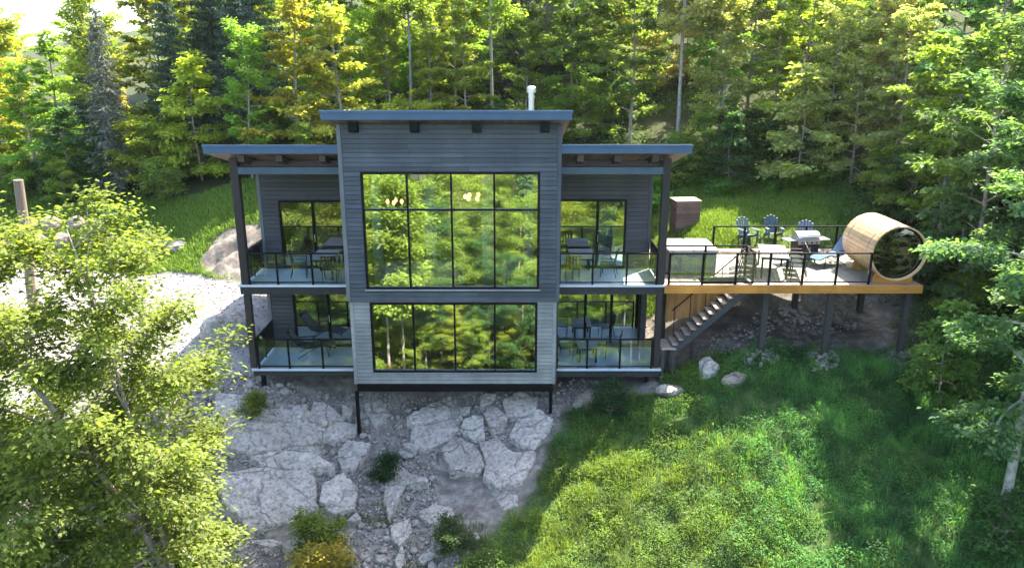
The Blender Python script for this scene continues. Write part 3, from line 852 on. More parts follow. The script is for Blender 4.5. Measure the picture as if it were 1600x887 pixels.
# --- lower central box wall, set back a little, paler boards
LY = BY + .07
win_l = (-4.50, 0.75, 0.17, 2.44)
w2 = MB().plate([BX0 + .05, BX1 - .07], [-.30, 2.58], [win_l], 'y', LY, LY + .14).build('wall', m_siding_pale, house)
hl = (win_l[0] - .07, win_l[1] + .07, win_l[2] - .07, win_l[3] + .07)
clad(w2, m_siding_pale, BX0 + .05 + tr, BX1 - .07 - tr, -.30, 2.57, LY, [hl], bh=.13)
for a, b in ((BX0 + .03, BX0 + .05 + tr - .004), (BX1 - .07 - tr + .004, BX1 - .05)):
    MB().cbox(a, b, LY - .035, LY + .10, -.31, 2.574, .006).build('corner_trim', m_siding_pale, w2)
wl = window(house, win_l[0] - .068, win_l[1] + .068, win_l[2] - .068, win_l[3] + .068, LY, [-3.185, -1.855, -.555], [], m_window)
MB().cbox(win_l[0] - .11, win_l[1] + .11, LY - .065, LY - .025, win_l[2] - .125, win_l[2] - .072, .006).build('sill', m_siding_pale, wl)
MB().cbox(BX0 - .02, BX1 + .02, BY - .028, LY - .002, 2.55, 2.598, .006).build('drip_edge', m_siding, house)
# floor beam and legs under the box
MB().cbox(BX0 + .1, BX1 - .12, LY - .0, LY + .25, -.60, -.303, .01).build('floor_beam', m_black, house)
MB().box(BX0 + .06, BX1 - .08, LY + .26, 9, -.42, -.302).build('floor_slab', m_backing, house)
for x in (-5.17, 1.29):
    z = Hs(x, LY + .1)
    MB().cbox(x - .055, x + .055, LY + .02, LY + .13, z - .5, -.602, .008).build('support_leg', m_black, house)
# --- side and back walls of the box and the wings
def side_wall(x0, x1, ya, yb, z0, za, name='wall', mat=None):
    zb = za - SL * (yb - ya)
    return MB().prism([(ya, z0), (yb, z0), (yb, zb), (ya, za)], 'x', x0, x1).build(name, mat or m_siding_wing, house)
ZT = 8.155                                  # underside of the top roof at the front face
side_wall(BX0, BX0 + .14, BY + .142, YB, -.30, ZT - SL * .142)
side_wall(BX1 - .14, BX1, BY + .142, YB, -.30, ZT - SL * .142)
WX0, WX1, WY = -8.68, 4.78, 2.05
ZW = 7.23 - SL * (WY + .6)                  # underside of the wing roofs at the wing wall
side_wall(WX0, WX0 + .14, WY + .142, YB, -.30, ZW - .02 - SL * .142)
side_wall(WX1 - .14, WX1, WY + .142, YB, -.30, ZW - .02 - SL * .142)
MB().box(WX0, WX1, YB + .002, YB + .14, -.30, 4.9).build('wall', m_siding_wing, house)
MB().box(BX0, BX1, YB + .002, YB + .14, 4.902, 5.6).build('wall', m_siding_wing, house)
# wing front walls with their doors
def wing(x0, x1, z0, z1, door, cols, rows, key, outer):
    w = MB().plate([x0, x1], [z0, z1], [door], 'y', WY, WY + .14).build('wall', m_backing, house)
    clad(w, m_siding_wing, x0 + (.1 if outer == 'l' else .0), x1 - (.1 if outer == 'r' else 0), z0, z1, WY, [(door[0] - .05, door[1] + .05, door[2] - .3, door[3] + .05)])
    if outer == 'l': MB().cbox(x0 - .02, x0 + .095, WY - .035, WY + .1, z0, z1, .006).build('corner_trim', m_trim, w)
    else: MB().cbox(x1 - .095, x1 + .02, WY - .035, WY + .1, z0, z1, .006).build('corner_trim', m_siding_wing, w)
    d = window(house, door[0] - .048, door[1] + .048, door[2], door[3] + .048, WY, cols, rows, m_door_glass, bar=.09, fr=.07, name='patio_door')
    hx = cols[0] if cols else door[1] - .1
    MB().tube([(hx + .02, WY - .07, door[2] + .95), (hx + .02, WY - .07, door[2] + 1.2)], .012, 6).build('handle', m_steel, d)
    return d
UZ = 2.94
wing(WX0, BX0, UZ + .01, ZW - .03, (-7.97, -5.34, UZ + .02, 5.30), [-6.85], [], 'ul', 'l')
wing(BX1, WX1, UZ + .01, ZW - .03, (1.58, 3.90, UZ + .02, 5.34), [2.95], [], 'ur', 'r')
wing(WX0, BX0, .01, 2.62, (-7.75, -5.34, .02, 2.46), [-6.55], [2.05], 'll', 'l')
wing(BX1, WX1, .01, 2.62, (1.62, 4.55, .02, 2.46), [2.62, 3.55], [], 'lr', 'r')
# --- roofs: a sloping slab, steel fascia in front, timber soffit and rafter tails below
def roof(x0, x1, y0, ztop, th, y1, rafters, name='roof'):
    zb = lambda y, z: z - SL * (y - y0)
    r = MB().prism([(y0 + .03, ztop - .03), (y1, zb(y1, ztop) - .03), (y1, zb(y1, ztop)), (y0 + .03, zb(y0 + .03, ztop))], 'x', x0, x1).build(name, m_roof, house)
    MB().prism([(y0 + .05, ztop - th + .02), (y1 - .02, zb(y1, ztop - th) + .02), (y1 - .02, zb(y1, ztop) - .034), (y0 + .05, zb(y0 + .05, ztop) - .034)], 'x', x0 + .03, x1 - .03).build('roof_core', m_brown, r)
    MB().cbox(x0 - .012, x1 + .012, y0, y0 + .028, ztop - th, ztop + .015, .004).build('fascia', m_fascia, r)
    MB().cbox(x0 - .03, x1 + .03, y0 - .03, y0 - .002, ztop - .055, ztop + .025, .004).build('drip_edge', m_fascia, r)
    # soffit boards running back under the slab
    nb = max(4, round((x1 - x0) / .14)); bw = (x1 - x0 - .08) / nb
    for i in range(nb):
        a = x0 + .04 + i * bw
        z_ = ztop - th + .016
        MB().prism([(y0 + .034, z_ - .018), (y1 - .03, zb(y1 - .03, z_) - .018), (y1 - .03, zb(y1 - .03, z_)), (y0 + .034, z_)], 'x', a + .004, a + bw - .004).build('soffit_board', m_soffit, r)
    for x, ya, yb_ in rafters:
        z_ = ztop - th - .006
        dp, hw = (.27, .13) if x0 > -6 and x1 < 2 else (.2, .1)
        MB().prism([(ya, zb(ya, z_) - dp), (yb_, zb(yb_, z_) - dp), (yb_, zb(yb_, z_)), (ya, zb(ya, z_))], 'x', x - hw, x + hw).build('rafter', m_black if x0 > -6 and x1 < 2 else m_brown, r)
    for x in (x0 + .012, x1 - .012):
        MB().prism([(y0 + .032, ztop - th), (y1, zb(y1, ztop - th)), (y1, zb(y1, ztop) + .012), (y0 + .032, ztop + .006)], 'x', x - .022, x - .002 + .0).build('verge_board', m_fascia, r) if False else None
    return r
rt = roof(BX0 - .32, BX1 + .26, BY - .62, 8.545, .25, 9.7, [(-4.72, BY - .36, BY - .03), (-2.9, BY - .36, BY - .03), (-1.05, BY - .36, BY - .03), (.98, BY - .36, BY - .03)])
rl = roof(-9.33, BX0 - .035, -.60, 7.49, .245, 9.6, [(-8.32, -.32, 2.0), (-7.15, -.32, 2.0), (-5.83, -.32, 2.0)])
rr = roof(BX1 + .035, 5.43, -.60, 7.50, .25, 9.6, [(2.1, -.32, 2.0), (3.25, -.32, 2.0), (4.4, -.32, 2.0)])
# flue on the top roof
fx, fy = .66, 3.0
fz = 8.545 - SL * (fy - (BY - .62))
ch = MB().lathe([(.10, 0), (.10, 1.25), (.115, 1.25), (.115, 1.31), (.10, 1.31), (.10, 1.42), (.155, 1.43), (.155, 1.60), (.13, 1.62), (.13, 1.64), (.02, 1.66)], 16, (fx, fy, fz - .05)).build('flue_pipe', m_steel, rt)
MB().lathe([(.22, 0), (.16, .08), (.105, .12)], 16, (fx, fy, fz - .04)).build('flashing', m_black, ch)
# balcony beams and posts
for (a, b, px0, px1) in ((-8.80, BX0 - .005, -8.82, -8.57), (BX1 + .005, 4.95, 4.73, 4.97)):
    MB().cbox(a + .05 if a < -5 else a, b if a < -5 else b - .05, .02, .20, 6.53, 6.76, .008).build('balcony_beam', m_beam_blue, house)
    bx = MB().cbox(a + .02 if a < -5 else a, b if a < -5 else b - .02, .28, .42, 6.70, 6.93, .008).build('upper_beam', m_brown, house)
    MB().cbox(px0, px1, -.01 + .02, .24, UZ, 7.03, .012).build('balcony_post', m_brown_z, house)
    MB().cbox(px0 + .02, px1 - .02, .02, .22, .02, 2.60, .012).build('balcony_post', m_brown_z, house)
    # tie beam running back to the wall on the outer side
    MB().cbox(px0 + .04, px1 - .04, .245, WY - .03, 6.40, 6.58, .008).build('tie_beam', m_brown, house)
# --- balconies
def balcony(x0, x1, zt, posts, ends, th=.33, side=None, yf=0.0):
    """slab with pale membrane, dark fascia and a glass railing"""
    b = MB().cbox(x0, x1, yf + .004, WY - .03, zt - th, zt - .07, .006).build('balcony', m_slab_edge, house)
    MB().cbox(x0 - .03, x1 + .03, yf - .05, WY - .032, zt - .068, zt, .008).build('balcony_floor', m_slab, b)
    xs = [ends[0]] + posts + [ends[1]]
    for i, x in enumerate(xs):
        MB().cbox(x - .03, x + .03, yf - .005, yf + .055, zt - .06, zt + 1.02, .004).build('rail_post', m_black, b)
    MB().cbox(xs[0] - .02, xs[-1] + .02, yf - .01, yf + .06, zt + 1.022, zt + 1.065, .004).build('top_rail', m_black, b)
    MB().cbox(xs[0] + .03, xs[-1] - .03, yf + .012, yf + .038, zt + .07, zt + .095, .003).build('bottom_rail', m_black, b) if False else None
    for i in range(len(xs) - 1):
        MB().cbox(xs[i] + .032, xs[i + 1] - .032, yf + .008, yf + .042, zt + .06, zt + .098, .003).build('bottom_rail', m_black, b)
        MB().box(xs[i] + .034, xs[i + 1] - .034, yf + .02, yf + .030, zt + .10, zt + 1.0).build('glass_panel', m_rail_glass, b)
    if side is not None:
        x = side
        ys = [yf + .30, (yf + WY) / 2, WY - .08]
        for y in ys:
            MB().cbox(x - .022, x + .022, y - .022, y + .022, zt + .002, zt + 1.02, .004).build('rail_post', m_black, b)
        MB().cbox(x - .025, x + .025, yf + .06, WY - .04, zt + 1.022, zt + 1.05, .004).build('top_rail', m_black, b)
        MB().cbox(x - .012, x + .012, yf + .33, WY - .11, zt + .07, zt + .095, .003).build('bottom_rail', m_black, b)
        for i in range(2):
            MB().box(x - .005, x + .005, ys[i] + .03, ys[i + 1] - .03, zt + .10, zt + 1.0).build('glass_panel', m_rail_glass, b)
    return b
balcony(-8.88, BX0 - .04, UZ, [-7.62, -6.48], (-8.54, BX0 - .07), side=-8.70)
balcony(BX1 + .04, 5.0, UZ, [2.62, 3.72], (BX1 + .07, 4.70), side=4.83)
balcony(-8.72, BX0 - .04, 0.0, [-7.48, -6.35], (-8.50, BX0 - .07), side=-8.58, th=.26)
balcony(BX1 + .0, 4.98, 0.0, [2.52, 3.62], (BX1 + .03, 4.68), side=None, th=.3)
# legs under the lower balconies
for x in (-8.5, 4.6):
    z = Hs(x, .3)
    MB().cbox(x - .07, x + .07, .25, .39, z - .4, -.30, .008).build('support_leg', m_black, house)
# ceilings, floors and partitions inside
MB().box(BX0 + .15, BX1 - .15, BY + .15, YB - .01, 2.66, 2.90).build('interior_floor', m_int_floor, house)
for a, b in ((WX0 + .15, BX0 - .01), (BX1 + .01, WX1 - .15)):
    MB().box(a, b, WY + .15, YB - .01, 2.66, 2.93).build('interior_floor', m_int_floor, house)
    MB().box(a, b, WY + .15, YB - .01, -.25, .0).build('interior_floor', m_int_floor, house)
    MB().box(a, b, 6.0, 6.1, .01, 2.65).build('interior_wall', m_int_wall, house)
    MB().box(a, b, 6.4, 6.5, 2.94, 5.2).build('interior_wall', m_int_wall, house)
MB().box(BX0 + .15, BX1 - .15, BY + .6, YB - .01, -.25, -.02).build('interior_floor', m_int_floor, house)
MB().box(BX0 + .15, BX1 - .15, 4.4, 4.5, .0, 2.65).build('interior_wall', m_int_wall, house)
MB().box(BX0 + .15, BX1 - .15, 7.2, 7.3, 2.91, 6.0).build('interior_wall', m_int_wall, house)

# ------------------------------------------------------------------ inside: what shows through the panes
def chandelier(x, y, z, n, label, r=.42):
    t = empty('chandelier', (x, y, z), 0, label, 'chandelier')
    MB().tube([(x, y, z + .05), (x, y, z + .75)], .012, 6).build('stem', m_black, t)
    ring = [(x + r * math.cos(2 * math.pi * k / 24), y + r * math.sin(2 * math.pi * k / 24), z) for k in range(25)]
    MB().tube(ring, .015, 6, False).build('ring', m_black, t)
    for k in range(n):
        a = 2 * math.pi * k / n
        q = MB().lathe([(.02, .02), (.05, .06), (.06, .11), (.045, .16), (.015, .18)], 10, (x + r * math.cos(a), y + r * math.sin(a), z)); q.smooth = True
        q.build('bulb', m_bulb, t)
    for k in range(3):
        a = 2 * math.pi * k / 3
        MB().tube([(x + r * math.cos(a), y + r * math.sin(a), z), (x, y, z + .3)], .008, 5).build('arm', m_black, t)
chandelier(-1.15, 1.6, 5.45, 8, 'round black chandelier with warm bulbs behind the upper window wall')
chandelier(-4.2, 3.2, 5.0, 4, 'small warm chandelier behind the leftmost upper pane', .25)
chandelier(-6.5, 4.0, 5.0, 7, 'chandelier with warm bulbs behind the upper left balcony door', .4)
chandelier(2.45, 4.2, 4.95, 5, 'warm chandelier behind the upper right balcony door', .25)
def sofa(x, y, z, L, rz, label):
    t = empty('sofa', (0, 0, 0), 0, label, 'sofa')
    MB().cbox(-L / 2, L / 2, -.42, .42, .10, .42, .05).build('seat', m_fab_white, t)
    MB().cbox(-L / 2, L / 2, -.46, -.24, .10, .86, .06).build('backrest', m_fab_white, t)
    for s in (-1, 1): MB().cbox(s * (L / 2 + .1) - .1, s * (L / 2 + .1) + .1, -.46, .44, .08, .62, .05).build('armrest', m_fab_white, t)
    for i in range(3): MB().cbox(-L / 2 + i * L / 3 + .02, -L / 2 + (i + 1) * L / 3 - .02, -.22, .44, .425, .56, .05).build('cushion', m_fab_white, t)
    for sx in (-1, 1):
        for sy in (-1, 1): MB().cbox(sx * (L / 2 - .1) - .03, sx * (L / 2 - .1) + .03, sy * .35 - .03, sy * .35 + .03, 0, .098, .005).build('leg', m_black, t)
    t.location = (x, y, z); t.rotation_euler = (0, 0, rz)
sofa(-2.95, .25, 2.90, 2.3, 0, 'long white sofa with its back to the upper window wall')
sofa(.05, 1.0, 2.90, .9, .5, 'white armchair behind the rightmost upper pane')
def bed(x, y, z, label, rz, cover):
    t = empty('bed', (0, 0, 0), 0, label, 'bed')
    MB().cbox(-.8, .8, -1.0, 1.0, .12, .34, .03).build('base', m_fab_grey, t)
    MB().cbox(-.78, .78, -.98, .98, .345, .58, .08).build('mattress', m_fab_white, t)
    MB().cbox(-.82, .82, -1.0, .45, .52, .64, .05).build('duvet', cover, t)
    for s in (-1, 1): MB().cbox(s * .38 - .32, s * .38 + .32, .5, .92, .60, .76, .07).build('pillow', m_fab_white, t)
    MB().cbox(-.85, .85, 1.0, 1.1, .1, 1.2, .03).build('headboard', m_brown, t)
    for sx in (-1, 1):
        for sy in (-1, 1): MB().cbox(sx * .7 - .04, sx * .7 + .04, sy * .85 - .04, sy * .85 + .04, 0, .118, .005).build('leg', m_black, t)
    t.location = (x, y, z); t.rotation_euler = (0, 0, rz)
bed(-6.2, 3.9, 2.93, 'white bed behind the upper left balcony door', 0, m_fab_white)
bed(2.6, 3.6, 0.0, 'bed with pale blue cover behind the lower right glass doors', R(90), M_plain('pale_blue_duvet', (.42, .55, .62), .9, 0, .1, 8, .2))
for (x0_, wd_, lab) in ((-4.42, .3, 'white curtain at the left end of the upper window wall'), (-2.75, .36, 'white curtain behind the second upper pane'), (-.95, .36, 'white curtain behind the third upper pane'), (.38, .32, 'white curtain at the right end of the upper window wall')):
    t = MB(); t.smooth = True
    pl = [(x0_ + wd_ * k / 30, -.22 + .04 * math.sin(k * 1.3)) for k in range(31)]
    t.prism(pl + [(p, q + .012) for p, q in pl[::-1]], 'z', 2.93, 6.7)
    tag(t.build('curtain', m_fab_white), lab, 'curtain')
# curtain beside the upper right door
t = MB(); t.smooth = True
pl = [(3.02 + .62 * k / 40, 2.36 + .035 * math.sin(k * 1.35)) for k in range(41)]
t.prism(pl + [(a, b + .012) for a, b in pl[::-1]], 'z', 2.97, 5.2)
cu = t.build('curtain', m_fab_white); tag(cu, 'pale pleated curtain hanging behind the upper right balcony door', 'curtain')
# ------------------------------------------------------------------ raised deck on the right
DZ = 2.95
deck = empty('timber_deck', (9.1, 0, DZ), 0, 'raised timber deck on posts with golden edge beam and glass railing', 'deck')
DX0, DX1, DYF, DYB = 5.05, 13.28, -.10, 4.9
open_x = (6.3, 7.75); open_y = (.05, .90)
x = DX0
i = 0
while x < DX1 - .02:
    a, b = x, min(x + .139, DX1)
    segs = [(DYF, DYB)]
    if a < open_x[1] and b > open_x[0]: segs = [(DYF, open_y[0]), (open_y[1], DYB)]
    for s0, s1 in segs:
        unit_piece('deck_board', m_deck, deck, a, b, s0, s1, DZ - .03, DZ)
    x += .146
MB().cbox(DX0 - .1, DX1 + .01, DYF - .05, DYF - .004, DZ - .26, DZ + .004, .006).build('edge_beam', m_orange, deck)
MB().cbox(DX1 + .012, DX1 + .05, DYF - .05, DYB, DZ - .26, DZ + .004, .006).build('edge_beam', m_orange, deck)
for y in (.95, 1.9, 2.85, 3.8, 4.75):
    MB().cbox(DX0, DX1, y, y + .05, DZ - .24, DZ - .034, .004).build('joist', m_greypost, deck)
for (x, y) in ((8.35, .12), (10.48, .12), (13.02, .12), (10.63, 3.5), (13.1, 3.5), (5.6, 3.0)):
    z = Hs(x, y)
    MB().cbox(x - .095, x + .095, y - .095, y + .095, z - .3, DZ - .245 if y > 1 else DZ - .036, .008).build('post', m_greypost, deck)
# railing
def rail_run(p0, p1, n, z, parent, glass=True, ends=(True, True), balusters=False, h=1.0):
    """straight railing from p0 to p1 with n bays"""
    (xa, ya), (xb, yb) = p0, p1
    L = math.hypot(xb - xa, yb - ya); ang = math.atan2(yb - ya, xb - xa)
    T = Matrix.Translation((xa, ya, z)) @ Matrix.Rotation(ang, 4, 'Z')
    for i in range(n + 1):
        if (i == 0 and not ends[0]) or (i == n and not ends[1]): continue
        u = L * i / n
        MB().cbox(u - .034, u + .034, -.034, .034, .001, h + .02, .004, T).build('rail_post', m_black, parent)
    MB().cbox(-.03, L + .03, -.03, .03, h + .022, h + .07, .004, T).build('top_rail', m_black, parent)
    for i in range(n):
        u0, u1 = L * i / n + .037, L * (i + 1) / n - .037
        MB().cbox(u0, u1, -.017, .017, .07, .107, .003, T).build('bottom_rail', m_black, parent)
        if glass: MB().box(u0 + .006, u1 - .006, -.005, .005, .11, h - .01, T).build('glass_panel', m_rail_glass, parent)
        if balusters:
            m = int((u1 - u0) / .11)
            for k in range(m):
                u = u0 + (u1 - u0) * (k + 1) / (m + 1)
                MB().box(u - .007, u + .007, -.007, .007, .107, h + .02, T).build('baluster', m_black, parent)
rail_run((5.10, 0.0), (11.60, 0.0), 6, DZ, deck)
rail_run((5.12, 1.02), (7.86, 1.02), 2, DZ, deck, glass=False, balusters=False)
rail_run((7.86, .12), (7.86, 1.0), 1, DZ, deck, glass=False, balusters=True, ends=(True, False))
rail_run((7.55, 4.1), (12.15, 4.1), 4, DZ, deck, glass=False)
rail_run((12.15, 4.1), (13.2, 4.1), 1, DZ, deck, glass=False, ends=(False, True))
# skirt of golden boards behind the stairs
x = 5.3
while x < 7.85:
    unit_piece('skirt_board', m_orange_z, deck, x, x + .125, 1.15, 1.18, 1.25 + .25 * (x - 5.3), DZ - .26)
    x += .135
# --- stair from the deck down to the lower balcony level
st = empty('stair', (6.4, .45, 0), 0, 'open wooden stair descending beneath the deck to the lower right balcony', 'stair')
nst = 12
sx0, sz0, sx1, sz1 = 7.75, DZ, 5.45, .78
for i in range(nst):
    u = (i + .7) / nst
    X = sx0 + (sx1 - sx0) * u; Z = sz0 + (sz1 - sz0) * u
    MB().cbox(X - .13, X + .13, .10, .85, Z - .045, Z, .006).build('tread', m_tread, st)
dx, dz = sx1 - sx0, sz1 - sz0
for y in (.06, .855):
    MB().prism([(sx0, sz0 - .05), (sx1, sz1 - .05), (sx1, sz1 - .30), (sx0 + .02, sz0 - .32)], 'y', y, y + .04).build('stringer', m_backing, st)
MB().cbox(6.2, 6.3, .90, 1.0, Hs(6.25, .95) - .3, 1.12, .008).build('post', m_greypost, st)
MB().cbox(4.99, 5.50, .02, .95, .66, .72, .006).build('landing', m_tread, st)
for lx_, ly_ in ((5.06, .08), (5.06, .88), (5.42, .08), (5.42, .88)):
    MB().cbox(lx_ - .05, lx_ + .05, ly_ - .05, ly_ + .05, Hs(lx_, ly_) - .3, .658, .006).build('post', m_greypost, st)
MB().tube([(7.80, .98, DZ + .95), (5.5, .98, .78 + .95)], .022, 8).build('handrail', m_black, st)
for u in (.28, .5, .72, .95):
    X = sx0 + dx * u; Z = sz0 + dz * u
    MB().tube([(X, .935, Z - .1), (X, .985, Z + .97)], .014, 6).build('baluster', m_black, st)

# ------------------------------------------------------------------ barrel sauna
def barrel():
    cx, cz, r, y0, y1 = 12.47, DZ + 1.03, .90, -.02, 2.25
    t = empty('barrel_sauna', (cx, 1.1, DZ), 0, 'round cedar barrel sauna with dark glass front at the deck end', 'sauna')
    n = 40
    for k in range(n):
        a0, a1 = 2 * math.pi * k / n + .006, 2 * math.pi * (k + 1) / n - .006
        ps = [(cx + rr * math.cos(a), cz + rr * math.sin(a)) for rr, a in ((r, a0), (r, (a0 + a1) / 2), (r, a1), (r - .045, a1), (r - .045, a0))]
        MB().prism(ps, 'y', y0, y1).build('stave', m_cedar, t)
    def ring(ra, rb, ya, yb, name, mat, m=64):
        vs = []; fs = []
        for k in range(m):
            a = 2 * math.pi * k / m
            for rr, y in ((ra, ya), (rb, ya), (rb, yb), (ra, yb)):
                vs.append((cx + rr * math.cos(a), y, cz + rr * math.sin(a)))
        for k in range(m):
            k2 = (k + 1) % m
            for q in range(4):
                q2 = (q + 1) % 4
                fs.append((k * 4 + q, k2 * 4 + q, k2 * 4 + q2, k * 4 + q2))
        return MB().add(vs, fs).build(name, mat, t)
    ring(r + .001, r + .008, .32, .36, 'steel_band', m_steel)
    ring(r + .001, r + .008, 1.85, 1.89, 'steel_band', m_steel)
    ring(r - .10, r - .048, .10, .16, 'front_frame', m_black)
    # slightly domed dark glass
    vs = [(cx, .045, cz)]; fs = []
    m, q = 48, 7
    for j in range(1, q + 1):
        rr = (r - .055) * j / q
        for k in range(m):
            a = 2 * math.pi * k / m
            vs.append((cx + rr * math.cos(a), .045 + .075 * (j / q) ** 2, cz + rr * math.sin(a)))
    for k in range(m): fs.append((0, 1 + k, 1 + (k + 1) % m))
    for j in range(q - 1):
        for k in range(m):
            k2 = (k + 1) % m
            fs.append((1 + j * m + k, 1 + (j + 1) * m + k, 1 + (j + 1) * m + k2, 1 + j * m + k2))
    mb = MB().add(vs, fs); mb.smooth = True
    g = mb.build('glass_front', M_glass('smoked_glass', .09, (.015, .014, .014)), t)
    rw = MB().lathe([(.0001, 0), (r - .05, 0), (r - .05, .04), (.0001, .04)], 40).build('rear_wall', m_cedar, t, off=(0, 0, 0))
    rw.location = (0, y1 - 1.1 - .12, 1.03); rw.rotation_euler = (R(90), 0, 0)
    MB().box(cx - .62, cx + .62, .5, 2.0, cz - .42, cz - .38).build('bench', m_cedar, t)
    for y in (.15, 1.75):
        ps = [(cx - .62, DZ + .002), (cx + .62, DZ + .002), (cx + .62, DZ + .20)]
        ps += [(cx + (r + .012) * math.sin(a), cz - (r + .012) * math.cos(a)) for a in [R(d) for d in (38, 25, 12, 0, -12, -25, -38)]]
        ps += [(cx - .62, DZ + .20)]
        MB().prism(ps, 'y', y, y + .12).build('cradle', m_orange, t)
barrel()

# ------------------------------------------------------------------ hot tub
def hot_tub():
    x0, x1, y0, y1, z = 5.30, 6.92, 1.12, 2.75, DZ
    t = empty('hot_tub', ((x0 + x1) / 2, (y0 + y1) / 2, z), 0, 'square hot tub with grey folding cover on the deck beside the house', 'hot tub')
    MB().cbox(x0, x1, y0, y1, z + .002, z + .78, .06).build('cabinet', M_plain('tub_cabinet', (.09, .095, .1), .6), t)
    mc = M_plain('tub_cover_vinyl', (.27, .25, .245), .5, 0, .08, 5, .1)
    ym = (x0 + x1) / 2
    MB().cbox(x0 - .04, ym - .006, y0 - .04, y1 + .04, z + .785, z + .90, .03).build('cover_half', mc, t)
    MB().cbox(ym + .006, x1 + .04, y0 - .04, y1 + .04, z + .785, z + .90, .03).build('cover_half', mc, t)
    for k in range(9):
        x = x0 + .15 + k * (x1 - x0 - .3) / 8
        MB().cbox(x - .07, x + .07, y0 - .012, y0 - .001, z + .06, z + .70, .004).build('cabinet_slat', M_plain('tub_slat', (.11, .115, .12), .6) if k == 0 else bpy.data.materials['tub_slat'], t)
    MB().cbox(x0 + .1, x0 + .14, y0 - .06, y0 - .042, z + .70, z + .84, .004).build('strap', m_black, t)
hot_tub()
# ------------------------------------------------------------------ furniture
def slat_table(L, W, hgt, label, top=m_deck, n=7):
    t = empty('dining_table', (0, 0, 0), 0, label, 'table')
    for i in range(n):
        a = -W / 2 + i * W / n
        MB().cbox(a + .005, a + W / n - .005, -L / 2, L / 2, hgt - .03, hgt, .004).build('top_slat', top, t)
    MB().plate([-W / 2 + .03, W / 2 - .03], [-L / 2 + .03, L / 2 - .03], [(-W / 2 + .08, W / 2 - .08, -L / 2 + .08, L / 2 - .08)], 'z', hgt - .09, hgt - .032).build('frame', m_black, t)
    for sx in (-1, 1):
        for sy in (-1, 1): MB().cbox(sx * (W / 2 - .07) - .03, sx * (W / 2 - .07) + .03, sy * (L / 2 - .07) - .03, sy * (L / 2 - .07) + .03, 0, hgt - .092, .004).build('leg', m_black, t)
    return t
def patio_chair(label, mat=m_dark_paint, group=None):
    t = empty('patio_chair', (0, 0, 0), 0, label, 'chair', group)
    MB().cbox(-.24, .24, -.22, .24, .42, .45, .01).build('seat', mat, t)
    Mx = Matrix.Translation((0, -.22, .45)) @ Matrix.Rotation(R(12), 4, 'X')
    for k in range(5):
        MB().cbox(-.20 + k * .1 - .03, -.20 + k * .1 + .03, -.012, .012, .04, .43, .004, Mx).build('back_slat', mat, t)
    MB().cbox(-.25, .25, -.02, .02, .43, .48, .008, Mx).build('back_rail', mat, t)
    for sx in (-1, 1):
        MB().tube([(sx * .22, .22, 0), (sx * .22, .20, .42)], .015, 6).build('leg', mat, t)
        MB().tube([(sx * .22, -.30, 0), (sx * .23, -.21, .42), (sx * .23, -.31, .90)], .015, 6).build('leg', mat, t)
        MB().tube([(sx * .25, .22, .42), (sx * .25, .20, .65), (sx * .25, -.24, .66)], .014, 6).build('armrest', mat, t)
    return t
def put(t, x, y, z, rz=0):
    t.location = (x, y, z); t.rotation_euler = (0, 0, rz); return t
m_table_top = M_wood('silvered_table_slat', (.17, .145, .14), 'y', .2, .6, per=.2, space='o')
put(slat_table(1.9, .92, .74, 'long slatted dining table with black legs on the deck', m_table_top), 8.95, 1.55, DZ, R(-14))
ca_, sa_ = math.cos(R(-14)), math.sin(R(-14))
pos_words = ['nearest chair on the left side of the deck dining table', 'middle chair on the left side of the deck dining table', 'farthest chair on the left side of the deck dining table', 'nearest chair on the right side of the deck dining table', 'middle chair on the right side of the deck dining table', 'farthest chair on the right side of the deck dining table']
proto = None
for i in range(6):
    s = -1 if i < 3 else 1
    lx, ly = s * .78, (-.62, 0, .62)[i % 3]
    wx, wy = 8.95 + lx * ca_ - ly * sa_, 1.55 + lx * sa_ + ly * ca_
    if proto is None:
        proto = c = patio_chair('black ' + pos_words[i], group='chairs at the deck dining table')
    else:
        c = copy_tree(proto); c['label'] = 'black ' + pos_words[i]
    put(c, wx, wy, DZ, R(-14) + (R(-90) if s < 0 else R(90)))
def set_chair(x, y, z, rz, label, group):
    c = copy_tree(proto); c['label'] = label; c['group'] = group
    return put(c, x, y, z, rz)
# balcony sets
m_top_grey = M_wood('grey_table_slat', (.22, .22, .23), 'y', .2, .6, per=.15, space='o')
put(slat_table(.8, 1.3, .74, 'dark table on the upper left balcony', m_top_grey, 6), -6.3, 1.15, UZ, R(90))
set_chair(-7.15, 1.0, UZ, R(-80), 'dark chair left of the table on the upper left balcony', 'balcony chairs')
set_chair(-6.0, .45, UZ, R(5), 'dark chair in front of the table on the upper left balcony', 'balcony chairs')
put(slat_table(.8, 1.3, .74, 'dark table on the upper right balcony', m_top_grey, 6), 2.35, 1.25, UZ, R(90))
set_chair(2.0, .55, UZ, R(0), 'dark chair in front of the table on the upper right balcony', 'balcony chairs')
set_chair(3.25, 1.1, UZ, R(75), 'dark chair right of the table on the upper right balcony', 'balcony chairs')
put(slat_table(.7, 1.0, .55, 'low dark table on the lower right balcony', m_top_grey, 5), 2.6, 1.0, 0, R(90))
set_chair(1.85, .95, 0, R(-80), 'dark chair left of the low table on the lower right balcony', 'balcony chairs')
set_chair(3.5, 1.1, 0, R(80), 'dark chair right of the low table on the lower right balcony', 'balcony chairs')
